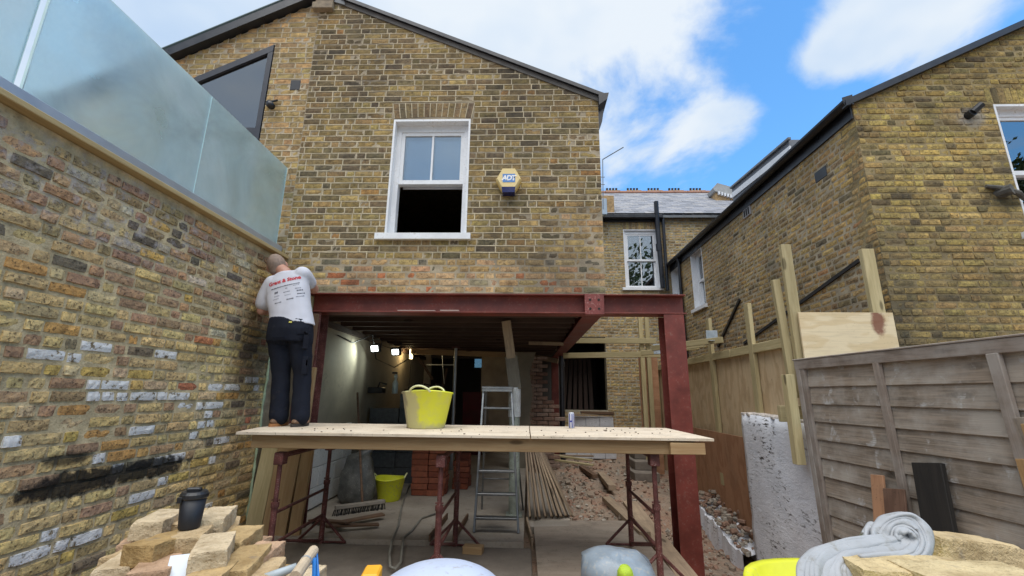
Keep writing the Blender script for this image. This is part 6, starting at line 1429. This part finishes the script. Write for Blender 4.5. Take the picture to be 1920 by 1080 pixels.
for px, py, Y, rz, lab in STK:
    c = bt_at(px, py, Y); loose_brick((c.x, c.y, c.z - .030), rz, lab, G1, (rng.uniform(-.05, .05), rng.uniform(-.05, .05)))
for k in range(4):          # hidden lower courses that carry the pile
    for i in range(5):
        for j in range(2): loose_brick((-1.24 + i * .118 + (k % 2) * .02, 1.40 + j * .225, .475 + k * .066), 1.57, 'brick in the lower courses of the reclaimed pile', G1)
c = at(338, 1074, Y=1.40); b = MB(); b.cbox(Matrix.Translation(c) @ Matrix.Rotation(.5, 4, 'Z') @ Matrix.Rotation(.9, 4, 'X'), .07, .10, .004, .001); tag(b.build('white_card', m_plain('pale_sheet', (.62, .68, .76), .6, .03)), 'pale blue white scrap of card wedged between the bricks', 'card')
mg = thing('travel_mug', 'black lidded travel mug standing on the brick pile', 'mug', at(354, 992, Y=1.60)); c = at(354, 990, Y=1.60)
b = MB(); b.lathe(c, [(.001, 0), (.030, 0), (.032, .004), (.0385, .093), (.001, .093)], 24); b.build('cup', m_plain('matt_black_cup', (.010, .012, .018), .55, .2, 10, .1), mg, True)
b = MB(); b.lathe(c, [(.040, .094), (.0425, .097), (.0425, .108), (.037, .116), (.001, .118)], 24); b.cbox(Matrix.Translation(c + V((0, -.004, .122))) @ Matrix.Rotation(.2, 4, 'Z'), .044, .02, .013, .004); b.cbox(Matrix.Translation(c + V((-.02, -.040, .094))), .016, .006, .02, .002); b.build('lid', M['black'], mg)

# tool with a wooden grip and blue metal arm
tl_ = thing('hand_tool', 'hand tool with a worn wooden grip on a blue metal arm', 'tool', at(580, 1040, Y=1.5))
p0, p1 = at(588, 1032, Y=1.5), at(553, 1082, Y=1.36); b = MB(); b.tube([p0, p0.lerp(p1, .44)], .0155, 12); b.tube([p0.lerp(p1, .46), p1], .0165, 12); b.build('wooden_grip', m_plain('worn_grip', (.50, .40, .28), .7, .25, 20, .2, spots=(.25, .2, .15)), tl_, False)
b = MB(); b.tube([p0.lerp(p1, .43), p0.lerp(p1, .47)], .0175, 12); b.build('collar', M['galv'], tl_)
q0, q1 = p0 + V((.022, 0, -.004)), at(596, 1100, Y=1.42); b = MB(); b.bar(p0 + V((.006, 0, -.005)), q1, .014, .006, V((0, -1, 0)), .001); b.bar(p0.lerp(p1, .3) + V((.018, 0, 0)), q1 + V((-.012, 0, -.004)), .010, .006, V((0, -1, 0)), .001); b.build('blue_arm', m_plain('blue_enamel', (.02, .17, .52), .4, .1), tl_)
b = MB(); b.tube([at(486, 1086, Y=1.45), at(520, 1076, Y=1.45), at(556, 1062, Y=1.47)], [.010, .0125, .010], 10); tag(b.build('grey_pipe', m_plain('pale_grey_pipe', (.38, .44, .48), .5, .1), smooth=True), 'short pale blue grey pipe lying beside the wooden grip', 'pipe')
# domed pale cover, yellow block, grey sack
c = at(825, 1080, Y=1.50); b = MB(); dm_ = thing('plastic_dome', 'pale lilac white domed plastic cover at the bottom edge', 'cover', (c.x, c.y, .45))
R0 = .215; zt = at(825, 1064, Y=1.5).z
b.lathe((c.x, c.y + .02, 0), [(.001, zt)] + [(R0 * math.sin(a), zt - .115 * (1 - math.cos(a))) for a in [math.pi / 2 * k / 10 for k in range(1, 11)]] + [(R0 + .012, zt - .118), (R0 + .012, zt - .14), (R0 - .02, zt - .15), (R0 - .03, .45)], 40)
b.build('dome', m_plain('pale_lilac_plastic', (.46, .52, .66), .5, .05, 4, .08, spots=(.36, .36, .38)), dm_, True)
c = at(697, 1074, Y=1.6); b = MB(); b.cbox(Matrix.Translation(c + V((0, 0, -.015))) @ Matrix.Rotation(.15, 4, 'Z'), .055, .09, .05, .006); b.cbox(Matrix.Translation(c + V((0, 0, -.09))), .05, .08, .10, .006); tag(b.build('yellow_case', m_plain('orange_yellow_plastic', (.75, .36, .02), .45, .08)), 'small orange yellow plastic case left of the pale dome', 'case')
c = at(1155, 1075, Y=2.1); gs = thing('plastic_sack', 'crumpled blue grey plastic sack with lime green cloth in its mouth', 'sack', (c.x, c.y, .44))
b = MB(); zt = at(1160, 1030, Y=2.1).z; n = 30; hh = zt - .44
b.lathe((0, 0, 0), [(.001, 0), (.13, 0), (.16, hh * .3), (.16, hh * .6), (.135, hh * .85), (.08, hh * .98), (.001, hh)], n)
for i, (x, y, z) in enumerate(b.v):
    q = V((x * 10, y * 10, z * 9)); d = noise.fractal(q, 1, 2, 4) * .03; b.v[i] = (c.x + .01 + x * 1.0 + d, c.y + y + d * .6, .44 + z + d * .3 * (z > .1) + x * -.12)
b.build('sack_body', m_plain('blue_grey_plastic', (.20, .24, .28), .30, .35, 7, .8, spots=(.34, .33, .30)), gs, True)
e = at(1172, 1072, Y=1.94); b = MB(); b.lathe(e, [(.001, .02), (.02, .018), (.03, .0), (.034, -.04), (.03, -.1), (.001, -.1)], 12, V((-.1, -.3, 1)).normalized()); b.build('green_cloth', m_plain('lime_cloth', (.38, .52, .03), .7, .3, 30, .4, spots=(.03, .04, .02)), gs, True)

# ------------------------------------------------------------------ near tub of bricks with a towel, lower right
tb2 = tub('large yellow tub near the viewer heaped with pale bricks under a grey cloth', (.725, .99, .565), .262, .20, .352, M['tubclean'], .12, 0, .03)
for i in range(2):
    for j in range(3): loose_brick((.55 + i * .23, .87 + j * .12, .47 + .0), 0, 'brick on the ground under the near yellow tub', 'bricks under the tub')
for i in range(2):
    for j in range(3): loose_brick((.55 + i * .23, .87 + j * .12, .47 + .066 + .02), 0, 'brick on the ground under the near yellow tub', 'bricks under the tub')
G2 = 'bricks heaped in the near tub'
big = [rough_brick(s, .23, .11, .07) for s in (201, 202, 203)]
loose_brick(at(1705, 1092, Y=.96), -.06, 'split pale brick lying flat in the near tub in front of the cloth', G2, (.05, .04), (.55, .43, .24), big[0])
loose_brick(at(1800, 1034, Y=1.22), .16, 'pale brick standing proud at the back of the near tub right of the cloth', G2, (-.05, .12), (.52, .40, .23), big[1])
loose_brick(at(1830, 1110, Y=.92), .1, 'pale brick at the right of the near tub at the bottom edge', G2, (0, .02), (.56, .45, .26), big[2])
for (x, y, z, r) in ((.55, .95, .86, .5), (.72, .95, .83, .2), (.85, 1.05, .86, -.4), (.6, 1.12, .86, .1), (.7, 1.02, .9, .8)): loose_brick((x, y, z - .02), r, 'brick buried in the near tub under the cloth', G2, (.1, .1))
# cloth: a sheet draped in deep folds from the tub rim over the bricks, gathered into a roll
def cat(P, n):
    Q = []
    for i in range(len(P) - 1):
        for f in range(n):
            t = f / n; p0, p1, p2, p3 = P[max(i - 1, 0)], P[i], P[i + 1], P[min(i + 2, len(P) - 1)]
            Q.append(.5 * ((2 * p1) + (p2 - p0) * t + (2 * p0 - 5 * p1 + 4 * p2 - p3) * t * t + (3 * p1 - p0 - 3 * p2 + p3) * t ** 3))
    return Q + [P[-1]]
def cloth():
    """a long cloth gathered into lengthwise folds with rounded ridges and tight valleys"""
    C = cat([at(1478, 1125, Y=.90), at(1500, 1072, Y=.93), at(1548, 1036, Y=.985), at(1610, 1027, Y=1.02), at(1672, 1024, Y=1.04), at(1722, 1020, Y=1.05)], 20)
    ny = 90; mb = MB(); n = len(C)
    for i, c in enumerate(C):
        t = i / (n - 1); d = (C[min(i + 1, n - 1)] - C[max(i - 1, 0)]).normalized(); side = d.cross(V((0, 0, 1))).normalized(); up = side.cross(d)
        wv = .046 + .008 * math.sin(t * 6)
        for j in range(ny + 1):
            s = j / ny * 2 - 1; ph = s * 5.4 + .9 * math.sin(t * 4.2) + noise.noise(V((t * 3.5, s * 1.2, 1))) * 1.5
            r = abs(math.sin(ph)); h = .021 * r ** .55 * (.75 + .5 * noise.noise(V((t * 5, math.floor(ph / math.pi) * 3.7, 2)))) + .004 * noise.noise(V((t * 16, s * 7, 9)))
            roll = .020 * (1 - s * s) - .06 * max(0, abs(s) - .7)
            mb.v.append(tuple(c + side * (s * wv - .004 * math.sin(2 * ph)) + up * (h * .6 + roll - .018)))
    mb.f = [(i * (ny + 1) + j, i * (ny + 1) + j + 1, (i + 1) * (ny + 1) + j + 1, (i + 1) * (ny + 1) + j) for i in range(n - 1) for j in range(ny)]; mb.mi = [0] * len(mb.f)
    return mb
T = mat('grey_fleece'); p = pos(T); a = T.noise(p, 16, 5, .65); f_ = T.noise(p, 400, 2, .6); st_ = T.mr(T.noise(p, 24, 5, .7), .56, .7, 0, .55)
side_ = T.mr(T.N('ShaderNodeSeparateXYZ', {0: p}).outputs[0], .60, .80)
c = T.mix(st_, T.mix(a, (.27, .28, .29), (.41, .42, .44)), (.17, .15, .10)); M['fleece'] = finish(T, c, .95, T.bump(T.math('ADD', f_, a), .35, .002), spec=.1)
tw = thing('grey_cloth', 'rumpled pale grey fleece cloth thrown over the bricks and the rim of the near tub', 'cloth', (.7, 1.0, .95))
# long folds running from the hem up into a loop that curls over at the right end
GA = [(1500, 1090, .92), (1508, 1052, .955), (1552, 1024, 1.0), (1620, 1012, 1.035), (1668, 1004, 1.06), (1690, 986, 1.08)]
GB = [(1596, 1100, .94), (1592, 1074, .955), (1604, 1056, .98), (1650, 1050, 1.0), (1690, 1042, 1.02), (1716, 1030, 1.04)]
folds = []
for k in range(11):
    f = k / 10; folds.append(([tuple(a + (b - a) * f for a, b in zip(p, q)) for p, q in zip(GA, GB)], .0072 + .0042 * ((k * 5) % 4) / 3))
OUT = [(1640, 1018, 1.055), (1642, 992, 1.08), (1664, 972, 1.10), (1704, 967, 1.10), (1732, 988, 1.09), (1742, 1020, 1.06), (1730, 1045, 1.02), (1690, 1054, .99), (1626, 1056, .975)]
INN = [(1684, 1016, 1.05), (1680, 1006, 1.06), (1686, 998, 1.065), (1700, 996, 1.065), (1710, 1004, 1.06), (1714, 1018, 1.05), (1706, 1032, 1.02), (1680, 1040, 1.0), (1610, 1046, .98)]
for k in range(5):
    f = (0, .22, .5, .74, 1)[k]; folds.append(([tuple(a + (b - a) * f for a, b in zip(p, q)) for p, q in zip(OUT, INN)], (.0135, .010, .0125, .0095, .012)[k]))
folds += [([(1622, 1012, 1.06), (1628, 994, 1.09), (1646, 1000, 1.08), (1662, 1018, 1.06), (1688, 1022, 1.05)], .013), ([(1618, 1004, 1.08), (1634, 986, 1.10), (1652, 994, 1.09)], .012)]
for k, (pts, r) in enumerate(folds):
    Q = cat([at(a, b2, Y=y) for a, b2, y in pts], 8); b = MB(); b.tube(Q, [r * (.72 + .28 * math.sin(math.pi * min(1, .12 + i / len(Q)))) * (1 + .22 * noise.noise(V((i * .16, k, 2)))) for i in range(len(Q))], 16)
    for i, v in enumerate(b.v):
        w = V(v); a_ = 2 * math.pi * (i % 16) / 16; b.v[i] = tuple(w + (w - Q[i // 16]) * (.16 * math.sin(3 * a_ + i * .012 + k) + .22 * noise.noise(w * 24)))
        if k > 10:
            w = V(b.v[i]); c_ = Q[i // 16]; vd = (c_ - V((0, 0, EYE))).normalized(); o_r = w - c_; par = vd * o_r.dot(vd); b.v[i] = tuple(c_ + par * 2.1 + (o_r - par) * .66)
    b.build('fold', M['fleece'], tw, True)
cd = MB(); cd.tube([at(a, b2, Y=y) for a, b2, y in ((1740, 1018, 1.06), (1742, 1040, 1.03), (1752, 1048, 1.0), (1782, 1056, .99))], .0025, 6); cd.build('drawstring', M['fleece'], tw, True)

# ------------------------------------------------------------------ trees at the end of the garden behind the viewer (they show in the window panes)
T = mat('tree_leaf'); oi = T.noise(pos(T), 2.5, 3, .6); TREE_LEAF = finish(T, T.mix(oi, (.035, .06, .02), (.08, .12, .035)), .7)
def tree(x, y, h, seed, lab):
    t = thing('broadleaf_tree', lab, 'tree', (x, y, 0)); rng = random.Random(seed)
    b = MB(); b.tube([(x, y, -.3), (x + .2, y, h * .3), (x, y + .2, h * .62)], [.3, .22, .08], 8)
    for k in range(7):
        a = rng.random() * 6.28; z = h * rng.uniform(.3, .6); b.tube([(x + .1, y, z), (x + math.cos(a) * h * .14, y + math.sin(a) * h * .14, z + h * .13), (x + math.cos(a) * h * .22, y + math.sin(a) * h * .22, z + h * .2)], [.1, .06, .02], 6)
    b.build('trunk', M['oldwood'], t, True); b = MB()
    cl = [V((x + rng.gauss(0, h * .13), y + rng.gauss(0, h * .13), h * rng.uniform(.42, .92))) for _ in range(34)]
    for i in range(5200):
        c = rng.choice(cl) + V((rng.gauss(0, h * .05), rng.gauss(0, h * .05), rng.gauss(0, h * .05))); n = V((rng.uniform(-1, 1), rng.uniform(-1, 1), rng.uniform(-.3, 1))).normalized(); u = n.orthogonal().normalized() * rng.uniform(.12, .26); w = n.cross(u)
        b.add([c - u, c + w * .6, c + u, c - w * .6], [(0, 1, 2, 3)])
    b.build('crown', TREE_LEAF, t, fix=False)
for i, (x, y, h) in enumerate(((10.5, -15, 13.5), (6.5, -17, 12), (28, -13, 16), (23, -16, 14))): tree(x, y, h, 50 + i, 'leafy tree beyond the garden reflected in the window panes, ' + ('tall one right of centre', 'shorter one near the middle', 'tallest one far right', 'far right behind the tallest')[i])
